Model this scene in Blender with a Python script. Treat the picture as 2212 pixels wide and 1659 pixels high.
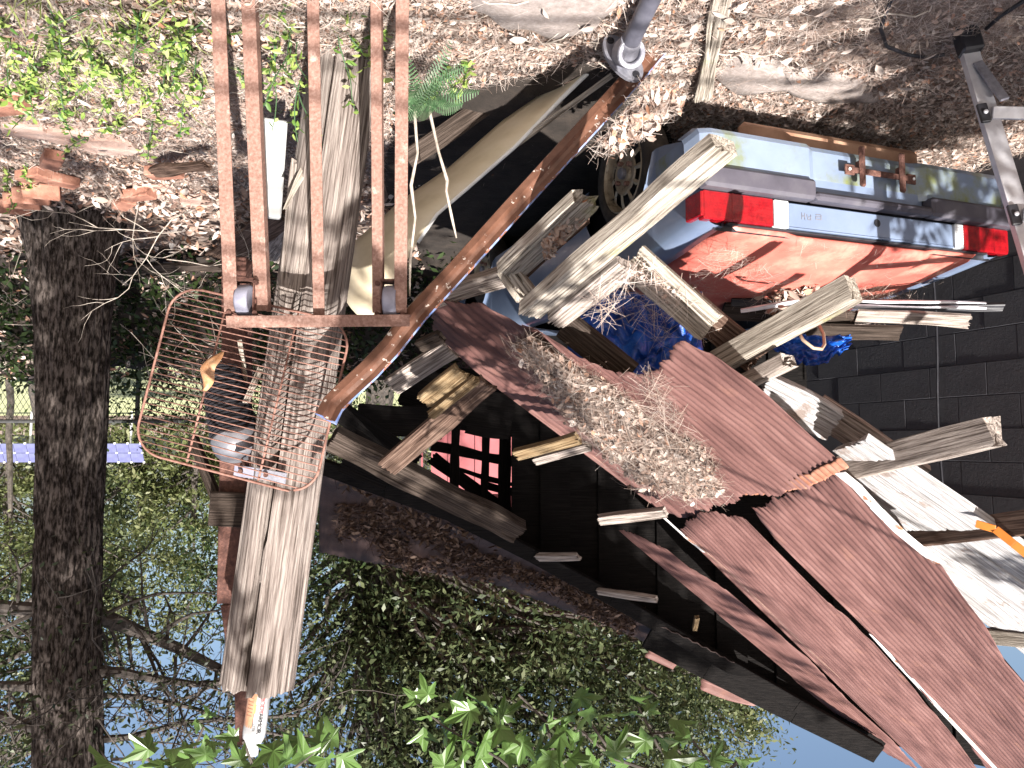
import bpy, math, random
import numpy as np
from mathutils import Vector, Matrix, noise as mnoise
random.seed(7); rng = np.random.default_rng(7)
R = math.radians
S = bpy.context.scene
for o in list(bpy.data.objects): bpy.data.objects.remove(o)
COL = S.collection

# ------------------------------------------------------------------ camera, sky, sun, exposure
F, CX, CY, TILT, EYE = 1660.0, 1106.0, 829.5, R(4.5), 1.7
cam = bpy.data.objects.new('camera', bpy.data.cameras.new('camera'))
COL.objects.link(cam); S.camera = cam
cam.data.sensor_width = 36.0; cam.data.lens = 36.0 * F / 2212.0
cam.data.clip_start = 0.05; cam.data.clip_end = 800
cam.matrix_world = Matrix.Translation((0, 0, EYE)) @ Matrix.Rotation(R(90) - TILT, 4, 'X') @ Matrix.Rotation(R(180), 4, 'Z')   # the photograph is upside down
SUN = Vector((.25, .72, -.62)).normalized()
w = bpy.data.worlds.new('World'); S.world = w; w.use_nodes = True
nt = w.node_tree; sky = nt.nodes.new('ShaderNodeTexSky'); sky.sky_type = 'NISHITA'; sky.sun_disc = False
sky.sun_elevation = math.asin(-SUN.z); sky.sun_rotation = math.atan2(-SUN.x, -SUN.y) % (2 * math.pi)
sky.air_density = 1.0; sky.dust_density = 3.0; sky.ozone_density = 1.0
nt.links.new(sky.outputs[0], nt.nodes['Background'].inputs[0]); nt.nodes['Background'].inputs[1].default_value = .05
sl = bpy.data.lights.new('sun', 'SUN'); sl.energy = 5.0; sl.angle = R(.53); sl.color = (1, .95, .88)
so = bpy.data.objects.new('sun', sl); COL.objects.link(so)
so.rotation_euler = SUN.to_track_quat('-Z', 'Y').to_euler(); so.location = (-5, -8, 12)
S.view_settings.view_transform = 'Standard'; S.view_settings.look = 'None'
S.view_settings.exposure = 1.7; S.view_settings.gamma = 1; S.view_settings.use_curve_mapping = False
S.render.engine = 'CYCLES'; S.cycles.max_bounces = 6; S.cycles.transparent_max_bounces = 4

# ------------------------------------------------------------------ helpers
def ray(x, y):                         # photo pixel (2212 x 1659) -> direction with unit depth
    r, u = -(x - CX) / F, (y - CY) / F
    Y = math.cos(TILT) + u * math.sin(TILT); Z = u * math.cos(TILT) - math.sin(TILT)
    return Vector((r / Y, 1, Z / Y))
def P(x, y, d): return Vector((0, 0, EYE)) + ray(x, y) * d
def G(x, y, h=0):
    r = ray(x, y); return P(x, y, (h - EYE) / r.z)
def PL(x, y, n, q):
    r = ray(x, y); o = Vector((0, 0, EYE)); return o + r * (n.dot(q - o) / n.dot(r))
def nz(x, y=0, z=0): return mnoise.noise(Vector((x, y, z)))

def tag(o, label=None, cat=None, group=None, kind=None):
    if label: o['label'] = label
    if cat: o['category'] = cat
    if group: o['group'] = group
    if kind: o['kind'] = kind
    return o
def thing(name, label, cat, loc=(0, 0, 0), group=None):
    o = bpy.data.objects.new(name, None); COL.objects.link(o); o.location = loc; o.empty_display_size = .1
    return tag(o, label, cat, group)
def mk(name, V, Fc, mats, parent=None, smooth=False, mi=None, M=None):
    me = bpy.data.meshes.new(name)
    V = np.asarray(V, dtype=np.float32).reshape(-1, 3)
    if isinstance(Fc, np.ndarray):
        n, k = Fc.shape
        me.vertices.add(len(V)); me.vertices.foreach_set('co', V.ravel())
        me.loops.add(n * k); me.loops.foreach_set('vertex_index', Fc.astype(np.int32).ravel())
        me.polygons.add(n); me.polygons.foreach_set('loop_start', np.arange(0, n * k, k, dtype=np.int32))
        me.update(calc_edges=True)
    else:
        me.from_pydata(V.tolist(), [], Fc); me.update()
    for m in (mats if isinstance(mats, (list, tuple)) else [mats]): me.materials.append(m)
    if mi is not None: me.polygons.foreach_set('material_index', np.asarray(mi, dtype=np.int32))
    if smooth: me.polygons.foreach_set('use_smooth', np.ones(len(me.polygons), dtype=bool))
    o = bpy.data.objects.new(name, me); COL.objects.link(o)
    if M is not None: o.matrix_world = M
    if parent is not None: par(o, parent)
    return o
def par(o, p):
    o.parent = p
    mw = p.matrix_basis.copy(); q = p.parent
    if q is not None: mw = q.matrix_basis @ p.matrix_parent_inverse @ mw
    o.matrix_parent_inverse = mw.inverted()
def frame(x, z, o):                    # orthonormal matrix with local x, local z hint
    x = Vector(x).normalized(); z = Vector(z); z = (z - x * z.dot(x)).normalized(); y = z.cross(x)
    return Matrix(((x.x, y.x, z.x, o[0]), (x.y, y.y, z.y, o[1]), (x.z, y.z, z.z, o[2]), (0, 0, 0, 1)))

class MB:
    def __init__(s): s.V = []; s.F = []; s.M = []; s.m = 0
    def add(s, V, Fc):
        b = len(s.V); s.V += [tuple(v) for v in V]; s.F += [tuple(i + b for i in f) for f in Fc]; s.M += [s.m] * len(Fc); return s
    def box(s, c, d, M=None, bev=0):
        hx, hy, hz = d[0] / 2, d[1] / 2, d[2] / 2
        b = min(bev, hx * .9, hy * .9, hz * .9)
        if b <= 0:
            V = [(sx * hx, sy * hy, sz * hz) for sx in (-1, 1) for sy in (-1, 1) for sz in (-1, 1)]
            Fc = [(0, 1, 3, 2), (4, 6, 7, 5), (0, 4, 5, 1), (2, 3, 7, 6), (0, 2, 6, 4), (1, 5, 7, 3)]
        else:
            V = []; idx = {}
            for sx in (-1, 1):
                for sy in (-1, 1):
                    for sz in (-1, 1):
                        for a in range(3):
                            p = [sx * (hx - b), sy * (hy - b), sz * (hz - b)]; p[a] = (sx * hx, sy * hy, sz * hz)[a]
                            idx[(sx, sy, sz, a)] = len(V); V.append(p)
            Fc = []
            for a in range(3):
                o1, o2 = (a + 1) % 3, (a + 2) % 3
                for sg in (-1, 1):
                    q = []
                    for u, v in ((-1, -1), (1, -1), (1, 1), (-1, 1)):
                        k = [0, 0, 0]; k[a] = sg; k[o1] = u; k[o2] = v; q.append(idx[(k[0], k[1], k[2], a)])
                    Fc.append(tuple(q if sg > 0 else q[::-1]))
                for u in (-1, 1):
                    for v in (-1, 1):
                        k0 = [0, 0, 0]; k1 = [0, 0, 0]; k0[a] = -1; k1[a] = 1
                        for k in (k0, k1): k[o1] = u; k[o2] = v
                        q = [idx[(*k0, o1)], idx[(*k1, o1)], idx[(*k1, o2)], idx[(*k0, o2)]]
                        Fc.append(tuple(q if u * v < 0 else q[::-1]))
            for sx in (-1, 1):
                for sy in (-1, 1):
                    for sz in (-1, 1):
                        q = [idx[(sx, sy, sz, a)] for a in range(3)]; Fc.append(tuple(q if sx * sy * sz > 0 else q[::-1]))
        c = Vector(c)
        V = [(M @ Vector(v) + c) if M is not None else Vector(v) + c for v in V]
        return s.add(V, Fc)
    def tube(s, pts, rad, n=8, cap=True, squash=None):
        pts = [Vector(p) for p in pts]; k = len(pts)
        if not hasattr(rad, '__len__'): rad = [rad] * k
        V = []; up = Vector((.13, .21, .97))
        for i, p in enumerate(pts):
            d = (pts[min(i + 1, k - 1)] - pts[max(i - 1, 0)]).normalized()
            if abs(d.dot(up)) > .95: up = Vector((1, .1, .05))
            a = d.cross(up).normalized(); b = d.cross(a).normalized()
            for j in range(n):
                t = 2 * math.pi * j / n; V.append(p + (a * math.cos(t) + b * math.sin(t)) * rad[i])
        Fc = [(i * n + j, i * n + (j + 1) % n, (i + 1) * n + (j + 1) % n, (i + 1) * n + j) for i in range(k - 1) for j in range(n)]
        if cap: Fc += [tuple(range(n))[::-1], tuple((k - 1) * n + j for j in range(n))]
        return s.add(V, Fc)
    def lathe(s, prof, M, n=24):       # profile of (r, h) turned about local z of M
        V = [M @ Vector((r * math.cos(2 * math.pi * j / n), r * math.sin(2 * math.pi * j / n), h)) for r, h in prof for j in range(n)]
        k = len(prof)
        Fc = [(i * n + j, i * n + (j + 1) % n, (i + 1) * n + (j + 1) % n, (i + 1) * n + j) for i in range(k - 1) for j in range(n)]
        return s.add(V, Fc)
    def prism(s, poly, ext):           # 3D polygon pushed along ext
        n = len(poly); ext = Vector(ext); V = [Vector(p) for p in poly]; V += [v + ext for v in V]
        Fc = [tuple(range(n))[::-1], tuple(range(n, 2 * n))] + [(i, (i + 1) % n, n + (i + 1) % n, n + i) for i in range(n)]
        return s.add(V, Fc)
    def bar(s, p0, p1, w, t, face=(0, -1, .4), bev=.002):
        p0, p1 = Vector(p0), Vector(p1); M = frame(p1 - p0, face, (0, 0, 0)).to_3x3()
        return s.box((p0 + p1) / 2, ((p1 - p0).length, w, t), M, bev)
    def build(s, name, mats, parent=None, smooth=False):
        return mk(name, s.V, s.F, mats, parent, smooth, s.M)

# ------------------------------------------------------------------ materials
def mat(name, cols, scale=8, stretch=(1, 1, 1), rough=.7, bump=.0, bscale=None, metal=0, island=False, transl=0, detail=6,
        pos=None, coat=0, contrast=None, spec=.4, second=None, bstretch=None, nrough=.6, trans=0):
    m = bpy.data.materials.new(name); m.use_nodes = True; t = m.node_tree; N = t.nodes; L = t.links
    b = N['Principled BSDF']; b.inputs['Roughness'].default_value = rough; b.inputs['Metallic'].default_value = metal
    b.inputs['Specular IOR Level'].default_value = spec; b.inputs['Coat Weight'].default_value = coat
    b.inputs['Transmission Weight'].default_value = trans
    tc = N.new('ShaderNodeTexCoord'); mp = N.new('ShaderNodeMapping'); mp.inputs['Scale'].default_value = stretch
    L.new(tc.outputs['Object'], mp.inputs[0])
    no = N.new('ShaderNodeTexNoise'); no.inputs['Scale'].default_value = scale; no.inputs['Detail'].default_value = detail; no.inputs['Roughness'].default_value = nrough
    L.new(mp.outputs[0], no.inputs[0])
    cr = N.new('ShaderNodeValToRGB'); e = cr.color_ramp.elements
    k = len(cols); lo, hi = contrast or (.3, .7)
    while len(e) < k: e.new(.5)
    for i, c in enumerate(cols):
        e[i].position = (pos[i] if pos else ((i / (k - 1)) * (1 if island else hi - lo) + (0 if island else lo))); e[i].color = (*c, 1)
    if island:
        g = N.new('ShaderNodeNewGeometry'); L.new(g.outputs['Random Per Island'], cr.inputs[0])
    else: L.new(no.outputs[0], cr.inputs[0])
    out = cr.outputs[0]
    if second:                         # (colour, scale, threshold, softness): stains of a second colour
        n2 = N.new('ShaderNodeTexNoise'); n2.inputs['Scale'].default_value = second[1]; n2.inputs['Detail'].default_value = 8; n2.inputs['Roughness'].default_value = .65
        L.new(tc.outputs['Object'], n2.inputs[0])
        mr = N.new('ShaderNodeMapRange'); mr.inputs[1].default_value = second[2]; mr.inputs[2].default_value = second[2] + second[3]
        L.new(n2.outputs[0], mr.inputs[0])
        mx = N.new('ShaderNodeMix'); mx.data_type = 'RGBA'; L.new(mr.outputs[0], mx.inputs[0]); L.new(out, mx.inputs[6]); mx.inputs[7].default_value = (*second[0], 1)
        out = mx.outputs[2]
    L.new(out, b.inputs['Base Color'])
    if bump:
        bn = N.new('ShaderNodeTexNoise'); bn.inputs['Scale'].default_value = bscale or scale; bn.inputs['Detail'].default_value = 8; bn.inputs['Roughness'].default_value = .7
        mp2 = N.new('ShaderNodeMapping'); mp2.inputs['Scale'].default_value = bstretch or stretch
        L.new(tc.outputs['Object'], mp2.inputs[0]); L.new(mp2.outputs[0], bn.inputs[0])
        bp = N.new('ShaderNodeBump'); bp.inputs['Strength'].default_value = bump; bp.inputs['Distance'].default_value = .02
        L.new(bn.outputs[0], bp.inputs['Height']); L.new(bp.outputs[0], b.inputs['Normal'])
    if transl:
        tr = N.new('ShaderNodeBsdfTranslucent'); ms = N.new('ShaderNodeMixShader'); ms.inputs[0].default_value = transl
        L.new(out, tr.inputs[0]); L.new(b.outputs[0], ms.inputs[1]); L.new(tr.outputs[0], ms.inputs[2])
        L.new(ms.outputs[0], N['Material Output'].inputs[0])
    return m
GR = dict(scale=4, stretch=(1.0, 30, 30), contrast=(.36, .62), bump=.8, bscale=5, rough=.9, spec=.15)
M = {}
M['wood_grey'] = mat('weathered grey wood', [(.09, .07, .06), (.30, .255, .23), (.46, .40, .365)], **GR)
M['wood_pale'] = mat('bleached wood', [(.12, .10, .08), (.36, .315, .27), (.52, .47, .41)], second=((.24, .24, .10), 3.0, .60, .12), **GR)
M['wood_white'] = mat('old white painted wood', [(.22, .205, .20), (.42, .41, .42), (.54, .54, .56)], second=((.27, .22, .20), 9.0, .56, .08), **GR)
M['wood_brown'] = mat('brown wood', [(.045, .026, .019), (.10, .062, .047), (.17, .115, .09)], **GR)
M['wood_dark'] = mat('dark wood', [(.022, .016, .013), (.05, .037, .03), (.085, .065, .055)], **GR)
M['wood_new'] = mat('yellow wood', [(.12, .075, .04), (.21, .145, .08), (.30, .225, .14)], **GR)
M['wood_shade'] = mat('boards blackened for shade', [(.003, .0025, .0025), (.006, .005, .005), (.010, .0085, .008)], **GR)  # near-black wood stands in for the shade inside the shed
M['pole'] = mat('weathered pole wood', [(.13, .095, .085), (.34, .28, .255), (.50, .43, .39)], scale=5, stretch=(16, 16, .8), bump=.6, bscale=7, rough=.9, spec=.15)
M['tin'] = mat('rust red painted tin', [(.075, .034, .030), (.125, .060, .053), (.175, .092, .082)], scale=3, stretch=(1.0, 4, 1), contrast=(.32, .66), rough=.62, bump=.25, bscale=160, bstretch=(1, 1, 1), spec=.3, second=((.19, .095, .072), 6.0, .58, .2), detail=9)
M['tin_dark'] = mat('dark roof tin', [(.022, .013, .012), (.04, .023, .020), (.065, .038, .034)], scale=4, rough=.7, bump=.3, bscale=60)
M['tin_white'] = mat('bare zinc strip', [(.5, .46, .44), (.66, .64, .63), (.75, .74, .74)], scale=14, rough=.5, second=((.36, .15, .08), 12, .58, .05))
M['rust'] = mat('rusted steel', [(.14, .072, .055), (.21, .12, .096), (.28, .175, .145)], scale=90, rough=.75, bump=.25, bscale=160, spec=.3, second=((.42, .30, .26), 14, .60, .10))
M['rust_dark'] = mat('dark rust', [(.05, .022, .018), (.10, .045, .035), (.17, .08, .06)], scale=40, rough=.85, bump=.5, bscale=90)
M['rail'] = mat('brown painted rail', [(.075, .034, .022), (.105, .048, .031), (.14, .068, .046)], scale=14, rough=.4, bump=.15, bscale=70, second=((.50, .44, .40), 26, .62, .02))
M['blue_flake'] = mat('flaked blue paint', [(.10, .17, .40), (.20, .27, .50), (.34, .38, .5)], scale=30, rough=.55, second=((.25, .11, .07), 26, .53, .04))
M['alu'] = mat('dull aluminium', [(.42, .42, .46), (.5, .5, .54), (.57, .57, .6)], scale=20, stretch=(1, 1, 1), rough=.45, metal=.45)
M['steel'] = mat('grey wheel rubber', [(.17, .17, .22), (.21, .21, .27), (.25, .25, .31)], scale=30, rough=.6)
M['cast'] = mat('galvanised cast iron', [(.16, .16, .19), (.23, .23, .27), (.30, .30, .34)], scale=30, rough=.55, metal=.5, bump=.2, bscale=120)
M['pipe'] = mat('dark grey pipe', [(.05, .05, .065), (.085, .085, .11), (.12, .12, .145)], scale=10, rough=.5, bump=.05)
M['black'] = mat('black plastic', [(.010, .010, .013), (.017, .017, .022), (.03, .03, .036)], scale=14, rough=.5)
M['bumper'] = mat('faded black bumper', [(.045, .042, .055), (.065, .06, .078), (.09, .085, .10)], scale=6, rough=.55)
M['car'] = mat('silver blue car paint', [(.18, .23, .33), (.215, .27, .38), (.25, .31, .42)], scale=3, rough=.36, metal=.25, coat=.2, second=((.19, .21, .06), 4, .45, .2))
M['car_clean'] = mat('silver blue paint', [(.16, .21, .32), (.195, .25, .37), (.23, .29, .41)], scale=3, rough=.3, metal=.3, coat=.3)
M['lid'] = mat('faded red paint', [(.36, .075, .06), (.46, .115, .09), (.54, .17, .13)], scale=3.5, rough=.5, coat=.1, second=((.56, .27, .21), 5, .50, .24))
M['lens_red'] = mat('red lens', [(.15, .002, .006), (.22, .004, .008), (.30, .006, .010)], scale=30, rough=.12, bump=.3, bscale=150, coat=.6)
M['lens_clear'] = mat('clear ribbed lens', [(.55, .57, .6), (.64, .66, .68), (.72, .73, .75)], scale=30, rough=.2, bump=.3, bscale=150)
M['tyre'] = mat('old tyre rubber', [(.02, .017, .016), (.04, .034, .03), (.06, .05, .045)], scale=20, rough=.85, bump=.3, bscale=80)
M['rim'] = mat('gold alloy', [(.26, .21, .15), (.36, .30, .22), (.42, .36, .28)], scale=16, rough=.45, metal=.35, second=((.12, .08, .05), 14, .6, .1))
M['under'] = mat('brown under panel', [(.16, .08, .05), (.28, .16, .105), (.36, .22, .15)], scale=5, rough=.7)
M['tarp'] = mat('blue tarpaulin', [(.003, .03, .20), (.006, .06, .34), (.015, .12, .48)], scale=7, rough=.35, spec=.5, bump=.3, bscale=30)
M['cream'] = mat('cream fibreglass', [(.50, .42, .30), (.58, .50, .37), (.64, .56, .44)], scale=3, stretch=(1, 3, 3), rough=.45)
M['white'] = mat('white paint', [(.62, .62, .62), (.72, .72, .71), (.78, .78, .77)], scale=12, rough=.6)
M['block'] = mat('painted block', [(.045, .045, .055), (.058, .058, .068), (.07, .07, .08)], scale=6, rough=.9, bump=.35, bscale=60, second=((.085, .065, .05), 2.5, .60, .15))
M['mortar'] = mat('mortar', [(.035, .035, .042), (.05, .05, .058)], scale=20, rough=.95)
M['brick'] = mat('red brick', [(.19, .08, .055), (.28, .13, .09), (.36, .20, .15)], scale=14, rough=.9, bump=.5, bscale=70, second=((.42, .33, .27), 9, .62, .1))
M['stone'] = mat('pink flagstone', [(.33, .20, .16), (.44, .30, .25), (.52, .40, .35)], scale=6, rough=.9, bump=.4, bscale=40)
M['bark'] = mat('tree bark', [(.010, .008, .007), (.045, .036, .032), (.12, .10, .092)], scale=12, contrast=(.38, .60), stretch=(4, 4, 1.3), rough=.95, bump=1.0, bscale=16, spec=.1)
M['limb'] = mat('dark limb bark', [(.03, .026, .022), (.06, .05, .045), (.10, .085, .075)], scale=20, rough=.95)
M['twig'] = mat('pale twig', [(.20, .17, .14), (.36, .31, .27), (.48, .43, .38)], scale=30, rough=.9)
M['earth'] = mat('brown earth', [(.10, .072, .056), (.19, .14, .115), (.30, .235, .20)], scale=5, rough=.95, bump=.7, bscale=30, detail=10)
M['sand'] = mat('pale sand', [(.22, .185, .17), (.30, .255, .24), (.37, .325, .31)], scale=40, rough=.95, bump=.5, bscale=140, detail=10)
M['lawn'] = mat('sunlit lawn', [(.22, .235, .11), (.29, .305, .16), (.36, .37, .21)], scale=1.2, rough=.9)
M['litter'] = mat('dry leaves', [(.13, .08, .062), (.31, .22, .18), (.43, .345, .30), (.52, .45, .41), (.34, .16, .09), (.56, .51, .48)], island=True, rough=.7, transl=.12, spec=.25)
M['needle'] = mat('pine needles', [(.22, .145, .115), (.38, .295, .255), (.49, .41, .37), (.57, .51, .475), (.30, .205, .165)], island=True, rough=.7, spec=.25)
M['needle_dark'] = mat('dark needles', [(.05, .028, .02), (.10, .06, .045), (.16, .10, .075)], island=True, rough=.8)
M['weed'] = mat('weed leaves', [(.06, .13, .025), (.13, .22, .04), (.22, .32, .07), (.31, .40, .11), (.36, .42, .18)], island=True, rough=.45, transl=.3)
M['grass'] = mat('grass blades', [(.14, .19, .05), (.24, .29, .09), (.36, .36, .18)], island=True, rough=.6, transl=.25)
M['fern'] = mat('feathery leaves', [(.04, .09, .04), (.06, .125, .055), (.10, .17, .085)], island=True, rough=.5, transl=.25)
M['gum'] = mat('lobed green leaves', [(.03, .075, .018), (.06, .125, .03), (.10, .17, .045), (.17, .24, .09)], island=True, rough=.35, transl=.3, spec=.5)
M['leaf_a'] = mat('green foliage', [(.016, .026, .010), (.032, .045, .017), (.056, .072, .030), (.11, .125, .062)], island=True, rough=.45, transl=.28, spec=.35)
M['leaf_b'] = mat('olive foliage', [(.045, .06, .02), (.085, .105, .035), (.13, .145, .06), (.16, .165, .08)], island=True, rough=.5, transl=.3)
M['leaf_c'] = mat('dark foliage', [(.012, .022, .008), (.024, .042, .013), (.045, .07, .02)], island=True, rough=.45, transl=.3)
M['leaf_red'] = mat('reddening foliage', [(.10, .10, .035), (.17, .07, .045), (.22, .05, .04), (.12, .12, .05)], island=True, rough=.5, transl=.3)
M['solar'] = mat('solar cells', [(.075, .08, .17), (.095, .10, .20), (.11, .12, .22)], scale=3, rough=.3)
M['barn'] = mat('red barn boards', [(.25, .072, .08), (.29, .085, .094), (.32, .10, .11)], scale=3, rough=.6)
M['litter_shade'] = mat('leaves darkened for shade', [(.04, .022, .016), (.09, .052, .036), (.15, .10, .075), (.07, .04, .028)], island=True, rough=.7)  # leaf colours darkened to put shade on the sagging roof
M['white_grey'] = mat('greyed white paint', [(.30, .30, .30), (.38, .38, .38)], scale=12, rough=.7)
M['needle_mid'] = mat('drift needles', [(.13, .085, .066), (.25, .185, .15), (.34, .27, .23), (.42, .36, .32), (.18, .12, .095)], island=True, rough=.75, spec=.2)
M['rust_wire'] = mat('rusty wire', [(.13, .06, .045), (.20, .10, .078), (.27, .15, .12)], scale=60, rough=.7)
M['dome'] = mat('grey dome metal', [(.15, .15, .17), (.21, .21, .235), (.27, .27, .30)], scale=14, rough=.35, metal=.5)
M['shade_earth'] = mat('earth blackened for shade', [(.012, .009, .007), (.024, .018, .015), (.04, .03, .024)], scale=8, rough=.95, bump=.6, bscale=30)  # earth colour taken near black to stand in for shade
M['wire'] = mat('fence wire', [(.05, .05, .05), (.08, .08, .08)], scale=30, rough=.6, metal=.5)
M['orange'] = mat('orange strap', [(.48, .14, .02), (.58, .19, .03)], scale=20, rough=.6)
M['bottle'] = mat('white bottle label', [(.36, .36, .37), (.43, .43, .44)], scale=12, rough=.3)
M['label_o'] = mat('orange label', [(.40, .17, .10), (.45, .23, .14), (.48, .31, .2)], scale=30, rough=.35)
M['label_g'] = mat('green label patch', [(.28, .36, .08), (.34, .42, .1)], scale=30, rough=.35)
M['ink'] = mat('black ink', [(.012, .012, .014), (.018, .018, .02)], rough=.5)
M['ink_r'] = mat('red ink', [(.45, .03, .03), (.5, .04, .04)], rough=.5)
M['copper'] = mat('tan hose', [(.34, .24, .17), (.42, .31, .23)], scale=20, rough=.5)

# ------------------------------------------------------------------ scatter helpers
LEAF = (np.array([(-1, 0, 0), (-.35, .42, .16), (.4, .36, .2), (1, 0, .12), (.4, -.36, .2), (-.35, -.42, .16), (0, 0, -.04)]),
        np.array([(6, 0, 5), (6, 5, 4), (6, 4, 3), (6, 3, 2), (6, 2, 1), (6, 1, 0)]))
OVAL = (np.array([(0, 0, 0), (.5, .42, .10), (1.25, .36, .06), (2, 0, -.12), (1.25, -.36, .06), (.5, -.42, .10), (.9, 0, -.03)]),
        np.array([(6, 0, 5), (6, 5, 4), (6, 4, 3), (6, 3, 2), (6, 2, 1), (6, 1, 0)]))
NEED = (np.array([(-1, -.008, 0), (-1, .008, 0), (0, -.010, .10), (0, .010, .10), (1, -.006, 0), (1, .006, 0)]), np.array([(0, 2, 3, 1), (2, 4, 5, 3)]))
DIAM = (np.array([(-1, 0, 0), (.1, .42, .12), (1, 0, 0), (.1, -.42, .12)]), np.array([(0, 3, 2, 1)]))
BLADE = (np.array([(0, -.03, 0), (0, .03, 0), (.45, -.026, .62), (.45, .026, .62), (1.1, 0, .8)]), np.array([(0, 2, 3), (0, 3, 1), (2, 4, 3)]))
def rots(n, tilt=1.0, nrm=None):
    a = rng.uniform(0, 2 * np.pi, n); b = rng.normal(0, tilt, n); c = rng.normal(0, tilt, n)
    ca, sa, cb, sb, cc, sc = np.cos(a), np.sin(a), np.cos(b), np.sin(b), np.cos(c), np.sin(c)
    Z = np.zeros(n); O = np.ones(n)
    Rz = np.stack([ca, -sa, Z, sa, ca, Z, Z, Z, O], 1).reshape(-1, 3, 3)
    Rx = np.stack([O, Z, Z, Z, cb, -sb, Z, sb, cb], 1).reshape(-1, 3, 3)
    Ry = np.stack([cc, Z, sc, Z, O, Z, -sc, Z, cc], 1).reshape(-1, 3, 3)
    Q = Rx @ Ry @ Rz
    if nrm is not None: Q = np.array(frame(Vector(nrm).orthogonal(), nrm, (0, 0, 0)).to_3x3())[None] @ Q
    return Q
def cloud(base, pos, rot, sc):
    V, Fc = base; n = len(pos); sc = np.asarray(sc).reshape(-1, 1, 1) if np.ndim(sc) else sc
    W = np.einsum('nij,kj->nki', rot, V) * sc + pos[:, None, :]
    return W.reshape(-1, 3), (Fc[None] + (np.arange(n) * len(V))[:, None, None]).reshape(-1, Fc.shape[1])
def scatter(name, base, pos, rot, sc, m, parent=None, kind=None, label=None, cat=None):
    pos = np.asarray(pos, dtype=float)
    V, Fc = cloud(base, pos, rot, sc); o = mk(name, V, Fc, m, parent)
    return tag(o, label, cat, None, kind)
def inpoly(pts, poly):
    x, y = pts[:, 0], pts[:, 1]; r = np.zeros(len(pts), bool); n = len(poly)
    for i in range(n):
        x0, y0 = poly[i]; x1, y1 = poly[i - 1]
        c = ((y0 > y) != (y1 > y)) & (x < (x1 - x0) * (y - y0) / (y1 - y0 + 1e-9) + x0); r ^= c
    return r
def polypts(poly, n, n_, q):           # n random points of a photo polygon, dropped on a plane
    poly = np.array(poly, float); lo, hi = poly.min(0), poly.max(0); out = []
    while len(out) < n:
        c = rng.uniform(lo, hi, (n * 2, 2)); out += c[inpoly(c, poly)].tolist()
    return np.array([PL(a, b, n_, q) for a, b in out[:n]])

# ------------------------------------------------------------------ planks
def plank(name, label, cat, p0, p1, wd, th, m, face=(0, -.75, .65), group=None, rot=(0, 0), groove=4, gd=.5, seed=0, bend=0., taper=1., parent=None, ln=22):
    p0, p1 = Vector(p0), Vector(p1); Lg = (p1 - p0).length; rd = random.Random(seed * 31 + 5)
    nf = 27; prof = []                 # loop of (y, z, depthfactor): front face, then back
    cuts = [rd.randrange(1, nf - 1) for _ in range(groove)]
    for i in range(nf):
        y = -.5 + i / (nf - 1); prof.append((y, .5, 1 if i in cuts else 0))
    prof += [(.5, -.5, 0), (.17, -.5, 0), (-.17, -.5, 0), (-.5, -.5, 0)]
    k = len(prof); V = []; jag = [[rd.uniform(0, 1) ** 2 for _ in range(k)] for _ in (0, 1)]
    for i in range(ln + 1):
        s = i / ln; ww = wd * (1 + (taper - 1) * s)
        for j, (y, z, g) in enumerate(prof):
            x = s * Lg
            if i == 0: x += rot[0] * jag[0][j]
            if i == ln: x -= rot[1] * jag[1][j]
            zz = z * th - (g * th * gd * min(1, max(0, .12 + 1.5 * nz(s * 2.6 + j * 7.3, seed)))) + nz(x * 4, y * 8, seed + .5) * .0035
            if j in (0, nf - 1): zz -= th * .08
            edge = .012 * nz(x * 3.1, y * 2, seed * 1.7) * abs(y) * 2
            if rot[1] > .03 or rot[0] > .03: edge *= 1.8
            V.append((x, y * ww + edge, zz + bend * math.sin(math.pi * s)))
    Fc = [(i * k + j, i * k + (j + 1) % k, (i + 1) * k + (j + 1) % k, (i + 1) * k + j) for i in range(ln) for j in range(k)]
    for e, i in ((0, 0), (1, ln)):
        c = len(V); xs = [V[i * k + j] for j in range(k)]
        V.append((sum(v[0] for v in xs) / k + (.004 if e == 0 else -.004), 0, -.0))
        Fc += [((i * k + (j + 1) % k, i * k + j, c) if e == 0 else (i * k + j, i * k + (j + 1) % k, c)) for j in range(k)]
    Fc = [f[::-1] for f in Fc]
    o = mk(name, V, Fc, m, parent, False, None, frame(p1 - p0, face, p0))
    if label: tag(o, label, cat, group)
    return o

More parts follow.
